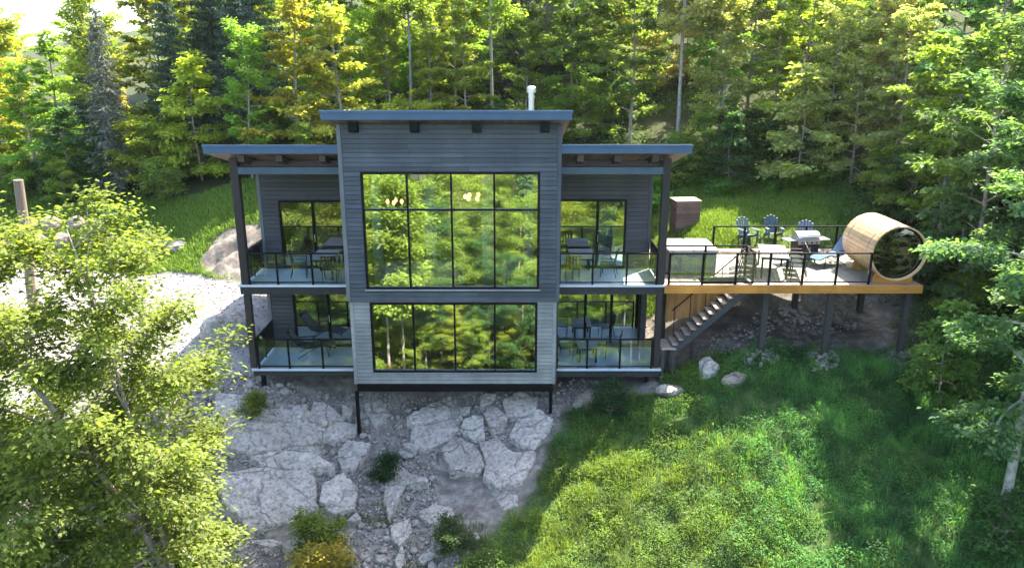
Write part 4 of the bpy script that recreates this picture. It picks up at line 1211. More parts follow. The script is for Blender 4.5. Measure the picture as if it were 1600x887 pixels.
def lounge(label, mat, x, y, z, rz):
    """reclined sling chair on a bent tube frame"""
    t = empty('lounge_chair', (0, 0, 0), 0, label, 'lounge chair')
    prof = [(-.75, .98), (-.55, .70), (-.30, .40), (0.0, .34), (.30, .42), (.45, .40), (.85, .30)]
    mb = MB()
    mb.prism(prof + [(a, b + .025) for a, b in prof[::-1]], 'x', -.27, .27)
    mb.build('sling', mat, t)
    for s in (-1, 1):
        MB().tube([(s * .29, a, b + .01) for a, b in prof], .016, 6).build('side_rail', m_black, t)
        MB().tube([(s * .30, -.45, 0), (s * .30, .25, .40)], .015, 6).build('leg', m_black, t)
        MB().tube([(s * .30, .62, 0), (s * .30, .55, .36)], .015, 6).build('leg', m_black, t)
        MB().cbox(s * .33 - .035, s * .33 + .035, -.42, .15, .56, .585, .006).build('armrest', m_black, t)
        MB().tube([(s * .32, .10, .56), (s * .30, .05, .36)], .012, 6).build('arm_post', m_black, t)
    MB().cbox(-.2, .2, -.80, -.66, .90, 1.0, .03).build('head_pillow', mat, t)
    return put(t, x, y, z, rz)
lounge('blue sling lounge chair on the deck between grill and barrel sauna', m_fab_blue, 11.35, 2.5, DZ, R(115))
lounge('black reclined lounge chair on the lower left balcony', m_dark_paint, -7.05, 1.25, 0, R(-80))
def adirondack(label, mat, x, y, rz):
    t = empty('garden_chair', (0, 0, 0), 0, label, 'chair', 'fan-backed chairs behind the deck')
    Mb = Matrix.Translation((0, -.25, .28)) @ Matrix.Rotation(R(22), 4, 'X')
    for k in range(5):
        hgt = (.72, .80, .84, .80, .72)[k]
        Mk = Mb @ Matrix.Rotation(R((2 - k) * -3.0), 4, 'Y')
        MB().cbox((k - 2) * .105 - .048, (k - 2) * .105 + .048, -.012, .012, 0, hgt, .01, Mk).build('back_slat', mat, t)
    Ms = Matrix.Translation((0, 0, .30)) @ Matrix.Rotation(R(10), 4, 'X')
    for k in range(5):
        MB().cbox(-.26, .26, -.25 + k * .115, -.25 + k * .115 + .10, 0, .022, .006, Ms).build('seat_slat', mat, t)
    for s in (-1, 1):
        MB().cbox(s * .34 - .07, s * .34 + .07, -.35, .36, .55, .575, .01).build('armrest', mat, t)
        MB().cbox(s * .30 - .02, s * .30 + .02, .26, .36, 0, .548, .006).build('leg', mat, t)
        MB().prism([(-.62, 0), (-.50, 0), (.36, .32), (.36, .40), (-.30, .27)], 'x', s * .275 - .012, s * .275 + .012).build('side_board', mat, t)
    t.scale = (.88, .88, .88)
    z = Hs(x, y)
    return put(t, x, y, z + .02, rz)
adirondack('slate blue fan-backed garden chair leftmost behind the deck', m_resin_blue, 9.45, 6.1, R(200))
adirondack('slate blue fan-backed garden chair in the middle behind the deck', m_resin_blue, 10.5, 6.2, R(180))
adirondack('pale lavender fan-backed garden chair behind the grill', m_resin_pale, 11.75, 6.0, R(165))
# fire bowl between the garden chairs
fb = MB().lathe([(.22, 0), (.26, .05), (.10, .12), (.10, .25), (.42, .45), (.45, .48), (.40, .47), (.15, .32)], 20, (0, 0, 0)); fb.smooth = False
o = fb.build('fire_bowl', m_black); put(o, 10.0, 5.3, Hs(10.0, 5.3) - .02); tag(o, 'black metal fire bowl in front of the garden chairs', 'fire bowl')
def grill(x, y, rz):
    t = empty('grill', (0, 0, 0), 0, 'steel and black gas grill with side shelves on the deck', 'grill')
    MB().cbox(-.40, .40, -.26, .26, .10, .80, .01).build('cabinet', m_dark_paint, t)
    for s in (-1, 1):
        MB().cbox(s * .20 - .185, s * .20 + .185, -.278, -.262, .14, .66, .004).build('door', m_dark_paint, t)
        MB().tube([(s * .05, -.30, .35), (s * .05, -.30, .60)], .01, 6).build('handle', m_steel, t)
        MB().cbox(s * .62 - .2, s * .62 + .2, -.24, .24, .82, .86, .008).build('side_shelf', m_steel, t)
    MB().cbox(-.41, .41, -.30, -.265, .70, .84, .006).build('control_panel', m_steel, t)
    for k in range(4):
        kb = MB().lathe([(.028, 0), (.028, .03), (.02, .035)], 12).build('knob', m_black, t, off=(0, 0, 0))
        kb.location = (-.27 + k * .18, -.302, .77); kb.rotation_euler = (R(90), 0, 0)
    prof = [(-.27, .845), (-.27, .93), (-.22, 1.04), (-.10, 1.11), (.08, 1.12), (.22, 1.06), (.27, .95), (.27, .845)]
    MB().prism(prof, 'x', -.40, .40).build('lid', m_steel, t)
    MB().tube([(-.3, -.31, .95), (.3, -.31, .95)], .013, 6).build('lid_handle', m_dark_paint, t)
    for sx in (-1, 1):
        for sy in (-1, 1):
            k = MB().lathe([(.035, -.015), (.045, -.01), (.045, .01), (.035, .015)], 12).build('wheel', m_black, t, off=(0, 0, 0))
            k.location = (sx * .34, sy * .2, .05); k.rotation_euler = (0, R(90), 0)
    return put(t, x, y, DZ, rz)
grill(10.55, 2.95, R(8))
# brown slatted bin on the lawn
def bin_():
    x, y = 7.35, 8.2
    z = Hs(x, y)
    t = empty('wooden_bin', (x, y, z), R(6), 'tall brown slatted wooden bin on the lawn behind the hot tub', 'bin')
    MB().box(-.48, .48, -.42, .42, -.5, 1.12).build('body', m_backing, t, off=(0, 0, 0))
    for k in range(-3, 9):
        MB().cbox(-.52, .52, -.45, -.424, .0 + k * .125, .0 + k * .125 + .115, .006).build('slat', m_brown_red, t, off=(0, 0, 0))
        MB().cbox(-.51, -.484, -.42, .42, .0 + k * .125, .0 + k * .125 + .115, .006).build('slat', m_brown_red, t, off=(0, 0, 0))
    MB().cbox(-.55, .55, -.48, .46, 1.125, 1.16, .008).build('lid', m_tread, t, off=(0, 0, 0))
m_brown_red = M_wood('red_brown_slat', (.13, .075, .06), 'x', .3, .6, per=.3)
bin_()
# weathered log post
lx, ly = -18.05, 4.0
lz = Hs(lx, ly)
lp = MB().tube([(lx - .35, ly, lz - .4), (lx - .24, ly, lz + 1.5), (lx - .10, ly + .02, lz + 3.2), (lx, ly, 5.75)], [.19, .18, .17, .165], 14)
o = lp.build('log_post', M_wood('silvered_log', (.15, .115, .085), 'z', .35, .85, per=0)); tag(o, 'thick weathered log post standing by the driveway', 'post')
# drain pipe and kerb block on the slope
dz_ = Hs(-9.6, -.9)
o = MB().tube([(-9.9, -1.3, dz_ - .25), (-9.35, -.7, dz_ + .28)], .06, 12).build('drain_pipe', M_plain('white_plastic', (.62, .63, .66), .4)); tag(o, 'white plastic drain pipe poking out of the slope at left', 'pipe')
zb_ = Hs(-8.8, -1.0)
o = MB().cbox(-9.25, -8.3, -1.2, -.85, zb_ - .2, zb_ + .22, .03).build('stone_block', m_rock); tag(o, 'long pale stone block set in rubble below the left balcony', 'stone block')
zl = Hs(-19.9, 13.6)
o = MB().lathe([(.42, 0), (.42, .12), (.36, .17), (.1, .2), (.05, .2)], 20, (-19.9, 13.6, zl)).build('tank_lid', M_plain('teal_plastic', (.03, .22, .17), .4)); tag(o, 'round teal tank lid in the grass bank', 'tank lid')
# ------------------------------------------------------------------ trees
def leaves_mesh(name, P, D, N, L, W, tint):
    """one folded diamond per leaf: P base points, D directions, N normals, L lengths, W widths"""
    D = D / np.linalg.norm(D, axis=1, keepdims=True)
    S = np.cross(D, N); S /= np.maximum(np.linalg.norm(S, axis=1, keepdims=True), 1e-6)
    U = np.cross(S, D)
    L = L[:, None]; W = W[:, None]
    a = P; b = P + D * L * .45 + S * W * .5 + U * W * .16; c = P + D * L - U * W * .10; d = P + D * L * .45 - S * W * .5 + U * W * .16
    Vv = np.stack([a, b, c, d], 1).reshape(-1, 3)
    Ff = np.arange(len(P) * 4, dtype=np.int32).reshape(-1, 4)
    return fast_mesh(name, Vv, Ff, {'tint': tint})

def gen_tree(seed, h, cb, spread, nleaf, leaf, trunk_r, nprim=26, lean=(0, 0), wander=.25, up=(12, 55), shape='oval', flat=.45, sec=7, clump=.2, twigs=False, stems=1, bark_n=8, lw=.62, droop=.25):
    """skeleton of trunk, limbs and twigs; leaves in flat sprays along the twigs. Base at the origin."""
    rs = random.Random(seed); rn = np.random.RandomState(seed)
    tm = MB()
    lp = []; ld = []
    for st in range(stems):
        ph = rs.uniform(0, 6.28)
        lx = lean[0] + (0 if stems == 1 else rs.gauss(0, .16) * h); ly = lean[1] + (0 if stems == 1 else rs.gauss(0, .14) * h)
        hh = h * (1 if st == 0 else rs.uniform(.72, .97))
        tr = trunk_r * (1 if st == 0 else .75)
        n = 12
        T = []
        for i in range(n + 1):
            t = i / n
            T.append(Vector((lx * t ** 1.25 + wander * math.sin(t * 4.2 + ph) * t + (0 if stems == 1 else .1 * math.cos(ph)), ly * t ** 1.25 + wander * math.cos(t * 3.3 + ph * 1.7) * t + (0 if stems == 1 else .1 * math.sin(ph)), hh * t)))
        tm.tube([T[0] - Vector((0, 0, .6))] + T, [tr * 1.35] + [tr * (1.18 if i == 0 else 1.0) * (1 - .86 * (i / n) ** 1.1) for i in range(n + 1)], bark_n)
        def on(t):
            q = min(t * n, n - 1e-4); i = int(q); return T[i].lerp(T[i + 1], q - i)
        az0 = rs.uniform(0, 6.28)
        for i in range(nprim):
            rel = (i + rs.random()) / nprim
            t = cb + (1 - cb) * rel * .97
            p = on(t)
            az = az0 + i * 2.399 + rs.gauss(0, .3)
            if shape == 'oval': prof = .5 + .62 * math.sin(math.pi * min(1, rel * .85 + .1))
            elif shape == 'cone': prof = 1.05 * (1 - rel) ** .8 + .12
            elif shape == 'round': prof = .35 + .85 * math.sin(math.pi * min(1, rel * .72 + .22))
            else: prof = .6 + .3 * rel
            ln = spread * prof * rs.uniform(.65, 1.2)
            el = R(up[0] + (up[1] - up[0]) * rel + rs.gauss(0, 9))
            m = 6
            B = [p]
            d = Vector((math.cos(az) * math.cos(el), math.sin(az) * math.cos(el), math.sin(el)))
            for k in range(m):
                d = (d + Vector((rs.gauss(0, .10), rs.gauss(0, .10), rs.gauss(0, .05) - droop * (k / m) * .5))).normalized()
                B.append(B[-1] + d * (ln / m))
            br = max(.012, tr * .42 * (1 - t) + .010)
            tm.tube(B, [br * (1 - .85 * k / m) + .004 for k in range(m + 1)], 5, False)
            for s_ in range(sec):
                u = rs.uniform(.28, 1.0) * m; j = min(int(u), m - 1)
                q = B[j].lerp(B[j + 1], u - j)
                dd = (B[j + 1] - B[j]).normalized()
                a2 = math.atan2(dd.y, dd.x) + rs.choice((-1, 1)) * R(rs.uniform(20, 75))
                l2 = ln * rs.uniform(.18, .42) * (1.15 - .5 * u / m)
                e2 = math.asin(max(-.9, min(.9, dd.z))) * .35 + rs.gauss(0, .15) - .1
                d2 = Vector((math.cos(a2) * math.cos(e2), math.sin(a2) * math.cos(e2), math.sin(e2)))
                q2 = q + d2 * l2
                if twigs: tm.tube([q, q.lerp(q2, .5) + Vector((0, 0, rs.gauss(0, .03))), q2], [.010, .006, .003], 3, False)
                lp.append((*q, *q2, l2)); 
    lp = np.array(lp)
    wgt = lp[:, 6] + .12
    cnt = rn.multinomial(nleaf, wgt / wgt.sum())
    idx = np.repeat(np.arange(len(lp)), cnt)
    n = len(idx)
    t = rn.uniform(.05, 1.12, n)[:, None]
    P = lp[idx, :3] * (1 - t) + lp[idx, 3:6] * t
    P = P + rn.normal(0, 1, (n, 3)) * np.array([clump, clump, clump * flat])
    D = (lp[idx, 3:6] - lp[idx, :3]); D /= np.linalg.norm(D, axis=1, keepdims=True)
    D = D + rn.normal(0, .75, (n, 3)) * np.array([1, 1, .35]) + np.array([0, 0, -.22])
    N = np.array([0, 0, 1.0]) + rn.normal(0, .42, (n, 3))
    L = leaf * rn.uniform(.45, 1.4, n)
    spray = rn.rand(len(lp))[idx]
    tint = np.clip(.5 * rn.rand(n) + .5 * spray, 0, 1)
    return tm, leaves_mesh('crown', P, D, N, L, L * lw, tint)

def gen_conifer(seed, h, rad, nleaf, trunk_r, cb=.08, droop=.35, bare=0.0):
    rs = random.Random(seed); rn = np.random.RandomState(seed)
    tm = MB()
    T = [Vector((.1 * math.sin(3 * i / 10 + seed), .1 * math.cos(2 * i / 10 + seed), h * i / 10)) for i in range(11)]
    tm.tube([T[0] - Vector((0, 0, .6))] + T, [trunk_r * 1.3] + [trunk_r * (1.02 - i / 10) + .012 for i in range(11)], 8)
    seg = []
    t = cb
    while t < .985:
        nb = rs.randint(4, 6)
        az0 = rs.uniform(0, 6.28)
        for k in range(nb):
            tt = min(.99, t + rs.uniform(-.01, .012))
            q = tt * 10; i = min(int(q), 9); p = T[i].lerp(T[i + 1], q - i)
            az = az0 + 6.283 * k / nb + rs.gauss(0, .2)
            ln = rad * ((1 - tt) ** .75 * rs.uniform(.7, 1.15) + .05)
            B = [p]
            for m in range(5):
                el = .25 - droop * (m / 4) * 1.2 + .35 * (m == 4)
                B.append(B[-1] + Vector((math.cos(az) * math.cos(el), math.sin(az) * math.cos(el), math.sin(el))) * ln / 5)
            tm.tube(B, [.022, .018, .014, .01, .007, .004], 4, False)
            for m in range(5):
                a, b = B[m], B[m + 1]
                seg.append((*a, *b, (b - a).length * .7))
                for s_ in (-1, 1):
                    a2 = az + s_ * R(rs.uniform(40, 65)); l2 = ln * .28 * (1 - m * .12)
                    e = a.lerp(b, .6)
                    f = e + Vector((math.cos(a2) * l2, math.sin(a2) * l2, -l2 * rs.uniform(.1, .4)))
                    seg.append((*e, *f, l2))
        t += rs.uniform(.022, .034)
    seg = np.array(seg)
    w = seg[:, 6]
    cnt = rn.multinomial(int(nleaf * (1 - bare)), w / w.sum())
    idx = np.repeat(np.arange(len(seg)), cnt); n = len(idx)
    t = rn.rand(n)[:, None]
    P = seg[idx, :3] * (1 - t) + seg[idx, 3:6] * t + rn.normal(0, .035, (n, 3))
    D = seg[idx, 3:6] - seg[idx, :3]; D /= np.linalg.norm(D, axis=1, keepdims=True)
    D = D + rn.normal(0, .6, (n, 3)) + np.array([0, 0, -.25])
    N = rn.normal(0, 1, (n, 3)) + np.array([0, 0, .8])
    L = rn.uniform(.12, .30, n)
    return tm, leaves_mesh('crown', P, D, N, L, L * .30, np.clip(.6 * rn.rand(n) + .4 * rn.rand(len(seg))[idx], 0, 1))

PROTO = {}
def proto_tree(key, name, bark, leafmat, gen):
    tm, crown = gen
    me_t = tm.mesh('trunk'); me_t.materials.append(bark)
    me_t.polygons.foreach_set('use_smooth', [True] * len(me_t.polygons))
    crown.materials.append(leafmat)
    PROTO[key] = (name, me_t, crown)
def plant(key, x, y, scale, rz, color, label=None, cat='tree', group=None, sz=None, z=None):
    name, mt, mc = PROTO[key]
    root = empty(name, (x, y, Hs(x, y) if z is None else z), rz, label, cat, group)
    root.scale = (scale, scale, (sz or 1.0) * scale)
    t = bpy.data.objects.new('trunk', mt); col.objects.link(t); t.parent = root
    c = bpy.data.objects.new('crown', mc); col.objects.link(c); c.parent = root
    c.color = (*color, 1)
    return root
proto_tree('m1', 'maple_tree', m_trunk, m_leaf, gen_tree(1, 12, .16, 3.0, 9500, .30, .13, 30))
proto_tree('m2', 'maple_tree', m_trunk, m_leaf, gen_tree(2, 13, .24, 2.9, 8500, .30, .14, 28, up=(5, 60)))
proto_tree('m3', 'maple_tree', m_trunk, m_leaf, gen_tree(3, 11, .12, 2.9, 9000, .28, .12, 32, shape='cone', up=(0, 45)))
proto_tree('m4', 'maple_tree', m_trunk, m_leaf, gen_tree(4, 14, .30, 3.6, 9500, .32, .17, 28, shape='round', wander=.45))
proto_tree('b1', 'birch_tree', m_trunk_pale, m_leaf, gen_tree(5, 14, .40, 2.1, 8000, .26, .11, 26, up=(20, 65), sec=6, clump=.25, flat=.8))
proto_tree('b2', 'birch_tree', m_trunk_pale, m_leaf, gen_tree(6, 12, .26, 2.3, 9000, .26, .09, 26, up=(15, 65), sec=6, wander=.5, flat=.8))
proto_tree('s1', 'spruce_tree', m_trunk_dark, m_needle, gen_conifer(7, 14, 2.5, 26000, .17))
proto_tree('s2', 'spruce_tree', m_trunk_dark, m_needle, gen_conifer(8, 12, 1.9, 20000, .14, .05))
proto_tree('d1', 'dead_spruce', m_trunk, m_needle, gen_conifer(9, 9.5, 1.4, 9000, .12, .04, .5, .2))
proto_tree('u1', 'sapling', m_trunk, m_leaf, gen_tree(10, 4.2, .08, 1.5, 5200, .20, .035, 20, shape='round', sec=6))
proto_tree('u2', 'shrub', m_trunk, m_leaf, gen_tree(11, 2.2, .04, 1.25, 4200, .17, .03, 18, shape='round', sec=6, up=(15, 70), stems=2))
proto_tree('u3', 'sapling', m_trunk, m_leaf, gen_tree(12, 5.5, .12, 1.7, 6000, .22, .05, 22, shape='cone', sec=6, up=(-5, 40)))

GREEN = (.17, .25, .05); FRESH = (.23, .32, .055); YELLOW = (.31, .36, .055); GOLD = (.36, .38, .055); DEEP = (.07, .15, .045); TEAL = (.13, .25, .11); CONIF = (.055, .105, .06); OLIVE = (.15, .17, .06); RUST = (.38, .36, .065); GREYD = (.11, .115, .095); PALE = (.36, .41, .15)
CNAME = {GREEN: 'green', FRESH: 'fresh green', YELLOW: 'yellow-green', GOLD: 'golden', DEEP: 'deep green', TEAL: 'blue-green', CONIF: 'dark', OLIVE: 'olive', RUST: 'amber-tinged', GREYD: 'bare grey', PALE: 'pale green'}
KIND = {'m': 'maple', 'b': 'birch', 's': 'spruce', 'd': 'spruce', 'u': 'sapling'}
rt_ = random.Random(77)
def in_frame(x, y, z, pad=120):
    u = column_of(x, y, z)
    return u is not None and -pad < u < 1600 + pad
def colour_for(x, key):
    u = column_of(x[0], x[1], x[2] + 6)
    if key[0] == 's': return CONIF
    if key[0] == 'd': return GREYD
    r = rt_.random()
    if u < 250: pal = [YELLOW, YELLOW, FRESH, GOLD, FRESH]
    elif u < 560: pal = [YELLOW, GOLD, FRESH, YELLOW, RUST, GREEN]
    elif u < 800: pal = [FRESH, YELLOW, GREEN, FRESH]
    elif u < 1080: pal = [GREEN, TEAL, FRESH, PALE, GREEN]
    elif u < 1300: pal = [PALE, FRESH, YELLOW, PALE, TEAL]
    else: pal = [TEAL, PALE, PALE, FRESH, YELLOW]
    return rt_.choice(pal)
forest = []
def want(x, y, key, s, c=None, sz=None, row=''):
    z = Hs(x, y)
    p = (x, y, z)
    forest.append(dict(x=x, y=y, z=z, key=key, s=s, c=c or colour_for(p, key), sz=sz, row=row))
# (row name, y, half-spread in y, x from, x to, spacing, scale range, keys)
ROWS = [
 ('front forest row', 21.0, 1.4, -12, 8, 2.6, (.46, .62), ['m3', 'm1', 'b2', 'm2', 'm3', 'b2', 'b1']),
 ('second forest row', 25.5, 1.5, -30, 26, 3.0, (.52, .72), ['m1', 'm2', 'm2', 'm3', 'b1', 'm4', 'b2', 's2', 'm1']),
 ('third forest row', 31.0, 1.8, -38, 32, 3.4, (.62, .84), ['m4', 'm1', 'm4', 'm2', 'm1', 'b1', 'm3', 's2']),
 ('scatter of young trees in the wood', 27.5, 3.5, -8, 24, 2.0, (.8, 1.25), ['u3', 'u1']),
 ('fourth forest row', 38.0, 2.0, -46, 38, 4.0, (.78, 1.02), ['m1', 'm4', 'm2', 'm3', 'm4', 's1', 'm1']),
 ('rearmost forest row', 47.0, 2.5, -52, 46, 4.6, (1.0, 1.3), ['m4', 'm1', 's1', 'm2', 'm4']),
]
for row, y0, dy, xa, xb, sp, (s0, s1), keys in ROWS:
    x = xa; i = 0
    while x < xb:
        X = x + rt_.uniform(-.8, .8); Y = y0 + rt_.uniform(-dy, dy)
        s = rt_.uniform(s0, s1)
        u = column_of(X, Y, Hs(X, Y) + 5)
        if u is not None and u < 330: s *= (.72 + .12 * rt_.random()) * ((.5 if Y > 28 else .82) if u < 240 else 1)
        if u is not None and u > 1080: s *= .80
        if u is not None and u > 1050 and row != 'rearmost forest row' and rt_.random() < (.38 if u < 1280 else .55): x += sp; continue
        if u is not None and -150 < u < 1750:
            want(X, Y, rt_.choice(keys), s, row=row)
        x += sp * rt_.uniform(.8, 1.2); i += 1
# edge of the wood at left of the house
for (X, Y, k, s, c) in ((-31, 15, 'm1', .62, YELLOW), (-27.5, 17.5, 'b2', .80, YELLOW), (-25.0, 16.4, 'm3', .62, FRESH), (-22.2, 18.5, 'b1', .72, YELLOW), (-20.5, 16.0, 'd1', .98, GREYD), (-18.2, 18.8, 's2', .86, CONIF), (-16.4, 16.6, 'u3', 1.15, GOLD), (-14.2, 17.6, 's1', .80, CONIF), (-13.4, 15.6, 'b2', .62, FRESH), (-11.2, 16.9, 'm3', .86, GOLD), (-9.0, 17.2, 'm3', .80, RUST), (-34.5, 19, 'm4', .62, FRESH), (-30.0, 20.5, 'm1', .72, YELLOW), (-24, 21.5, 's2', .86, CONIF), (-17.0, 21.5, 's1', .98, CONIF), (-20.4, 22.0, 'm1', .78, FRESH), (-14.5, 21.5, 's1', 1.06, CONIF), (-27.0, 22.5, 'm3', .7, FRESH)):
    want(X, Y, k, s, c, row='wood edge left of the house')
# wood edge right of the house
for (X, Y, k, s, c) in ((8.6, 16.4, 'b1', 1.02, PALE), (10.2, 14.6, 'b2', .66, PALE), (12.4, 17.4, 'm2', .72, PALE), (6.4, 18.4, 'm1', .72, GREEN), (15.0, 16.6, 'm1', .70, YELLOW), (14.6, 12.4, 'b2', .60, PALE), (17.6, 14.4, 'm4', .66, PALE), (19.4, 17.8, 'm1', .84, FRESH), (20.6, 12.6, 'm1', .74, TEAL), (23.4, 15.6, 'm2', .84, FRESH), (16.8, 9.8, 'm2', .56, PALE), (19.4, 8.2, 'm1', .72, TEAL), (22.0, 8.6, 'm4', .78, GREEN), (16.6, 5.2, 'm1', .66, FRESH), (19.6, 3.4, 'm3', .74, TEAL), (22.6, 4.6, 'm1', .80, PALE), (25.4, 8.8, 'm2', .9, GREEN), (17.4, .4, 'm3', .66, TEAL), (20.2, -1.2, 'm1', .68, GREEN), (27.4, 13.0, 'm1', .95, FRESH), (15.9, 2.2, 'u3', .95, TEAL), (13.2, 11.6, 'u3', 1.0, PALE), (15.4, 10.9, 'm3', .5, PALE), (13.0, 14.8, 'm3', .62, YELLOW), (17.2, 12.0, 'm1', .6, PALE), (16.6, 7.4, 'm3', .55, FRESH), (18.6, 6.0, 'm1', .62, PALE), (11.0, 17.5, 'm1', .62, FRESH)):
    want(X, Y, k, s, c, row='wood edge right of the house')
for (X, Y, k, s, c) in ((-10.2, 22.0, 'b1', 1.0, YELLOW), (-6.0, 22.6, 'b1', .95, FRESH), (-1.2, 23.0, 'b1', .95, FRESH), (3.6, 22.4, 'b2', 1.05, GREEN), (11.6, 20.5, 'b1', 1.05, PALE), (-17.8, 24.5, 'b1', .85, YELLOW)):
    want(X, Y, k, s, c, row='line of tall slender trees')
ORD = ['first', 'second', 'third', 'fourth', 'fifth', 'sixth', 'seventh', 'eighth', 'ninth', 'tenth', 'eleventh', 'twelfth', 'thirteenth', 'fourteenth', 'fifteenth', 'sixteenth', 'seventeenth', 'eighteenth', 'nineteenth', 'twentieth', 'twenty-first', 'twenty-second', 'twenty-third', 'twenty-fourth', 'twenty-fifth', 'twenty-sixth', 'twenty-seventh', 'twenty-eighth', 'twenty-ninth', 'thirtieth']
for row in sorted({f['row'] for f in forest}):
    fs_ = sorted([f for f in forest if f['row'] == row], key=lambda f: column_of(f['x'], f['y'], f['z'] + 4))
    for i, f in enumerate(fs_):
        lab = f"{CNAME[f['c']]} {KIND[f['key'][0]]}, {ORD[i] if i < len(ORD) else str(i + 1) + 'th'} from the left in the {row}"
        plant(f['key'], f['x'], f['y'], f['s'], rt_.uniform(0, 6.28), tuple(v * rt_.uniform(.85, 1.2) for v in f['c']), lab, 'tree', 'trees of the wood behind the house', f['sz'])
# undergrowth shrubs along the wood edge
for sec, (xa, xb, ya, yb, n) in (('bank left of the house', (-33, -10, 14.2, 20, 36)), ('wood edge seen over the roofs', (-9, 7, 18.5, 21, 14)), ('fern bank behind the deck', (6.5, 15, 11.8, 15, 13)), ('wooded slope beyond the sauna', (15, 22, -1, 11, 18))):
    shr = [(xa + (xb - xa) * (k + rt_.random()) / n, rt_.uniform(ya, yb)) for k in range(n)]
    shr = [s for s in shr if in_frame(s[0], s[1], Hs(*s) + 1, 20)]
    shr.sort(key=lambda s: column_of(s[0], s[1], Hs(*s)))
    for i, (x, y) in enumerate(shr):
        c = rt_.choice([FRESH, GREEN, YELLOW, DEEP, FRESH]) if x < 5 else rt_.choice([GREEN, DEEP, TEAL, FRESH])
        plant(rt_.choice(['u1', 'u2', 'u2', 'u3']), x, y, rt_.uniform(.5, .85), rt_.uniform(0, 6.28), c, f'{CNAME[c]} bush, {ORD[i] if i < len(ORD) else str(i + 1) + "th"} from the left along the {sec}', 'bush', 'undergrowth bushes at the foot of the wood')

# ---- the near trees
proto_tree('hero', 'maple_tree', m_trunk, m_leaf, gen_tree(21, 11.6, .20, 2.25, 80000, .112, .10, 30, lean=(-2.1, .2), wander=.3, up=(10, 60), shape='oval', sec=8, clump=.16, flat=.8, twigs=True, stems=3, droop=.3))
plant('hero', -7.7, -8.2, 1.04, 0, (.17, .215, .045), 'big sunlit maple in the left foreground leaning left', 'tree')
proto_tree('hero2', 'maple_tree', m_trunk, m_leaf, gen_tree(22, 9.0, .12, 2.6, 64000, .112, .08, 28, lean=(-1.2, .3), wander=.3, up=(5, 60), shape='round', sec=8, clump=.17, flat=.8, twigs=True, stems=2, droop=.3))
plant('hero2', -11.2, -8.2, .80, 1.0, (.12, .18, .035), 'darker green maple filling the lower left corner', 'tree')
proto_tree('rb', 'birch_tree', m_trunk_pale, m_leaf, gen_tree(23, 13.0, .18, 2.0, 30000, .14, .13, 30, lean=(-.8, 0), wander=.3, up=(-5, 55), sec=7, clump=.18, twigs=True, droop=.4))
plant('rb', 12.7, -6.6, 1.0, .6, (.12, .22, .085), 'tall pale-barked birch at the right edge of the weedy slope', 'tree')
plant('m1', 16.6, -3.0, .72, 2.0, (.15, .25, .09), 'leafy green maple at the right picture edge below the deck', 'tree')
plant('rb', 15.0, -9.2, .72, 4.0, (.11, .21, .06), 'leafy birch in the lower right corner', 'tree')
plant('m2', 15.6, 1.0, .72, 1.0, (.14, .22, .07), 'green maple standing right behind the barrel sauna', 'tree')
plant('m1', 14.3, -6.2, .6, 3.0, (.18, .28, .10), 'bushy green maple beside the pale birch at the right edge', 'tree')
plant('u3', 13.2, -2.2, .62, 1.0, (.15, .26, .06), 'small yellow-green sapling below the right end of the deck', 'tree')
plant('u2', -5.4, -5.0, .5, .3, (.14, .19, .03), 'small bright green bush at the foot of the bedrock', 'bush')
plant('u2', -5.2, -6.1, .55, 1.3, (.26, .22, .03), 'golden bush at the bottom of the bedrock', 'bush')
plant('u2', -4.1, -2.3, .34, 2.0, (.025, .065, .02), 'dark green bush growing in soil between the bedrock slabs', 'bush')
plant('u2', -8.6, -.9, .34, 2.0, (.16, .19, .03), 'small yellow-green shrub beside the drain pipe', 'bush')
plant('u2', 12.2, -7.1, .6, 2.2, (.08, .17, .05), 'low green bush around the foot of the pale birch', 'bush')
plant('u2', 3.2, -1.3, .42, 4.0, (.03, .085, .03), 'deep green bush under the lower right balcony', 'bush')
plant('u2', -1.6, -5.5, .36, 5.0, (.05, .09, .025), 'low olive bush on the bedrock beside the weeds', 'bush')
# ---- the wood across the valley, mirrored in the windows
rv = random.Random(5)
proto_tree('f1', 'maple_tree', m_trunk, m_leaf, gen_tree(31, 12, .10, 3.1, 22000, .17, .12, 34, clump=.28))
proto_tree('f2', 'maple_tree', m_trunk, m_leaf, gen_tree(32, 13, .2, 3.2, 22000, .17, .14, 32, shape='round', clump=.28))
proto_tree('f3', 'birch_tree', m_trunk_pale, m_leaf, gen_tree(33, 14, .35, 2.4, 14000, .16, .14, 28, up=(20, 65), clump=.3))
for row, (Y0, n, s0, s1, keys) in enumerate(((-30, 22, .42, .6, ['f1', 'f2']), (-36, 22, .6, .8, ['f1', 'f2', 'f3']), (-43, 22, .8, 1.0, ['f1', 'f2', 'f3']), (-52, 22, .95, 1.2, ['f1', 's1', 'f2']), (-63, 20, 1.05, 1.3, ['f1', 'f2', 's1']))):
    for i in range(n):
        W_ = 14 + row * 3.5
        X = -W_ - 6 + 2 * W_ * (i + rv.random()) / n; Y = Y0 + rv.uniform(-2, 2)
        if row < 2 and abs(X + 8.6) < 1.3: continue
        plant(rv.choice(keys), X, Y, rv.uniform(s0, s1), rv.uniform(0, 6.28), rv.choice([YELLOW, FRESH, GREEN, FRESH, GREEN, DEEP]), 'tall tree across the valley, mirrored in the window panes', 'tree', 'trees mirrored in the window panes', 1.05)
for X, Y, s, lab in ((-9.0, -29.5, 1.15, 'left of two pale straight trunks mirrored in the lower window wall'), (-8.0, -30.2, 1.1, 'right of two pale straight trunks mirrored in the lower window wall')):
    plant('b1', X, Y, s, 1.0, FRESH, lab, 'tree', 'trees mirrored in the window panes')

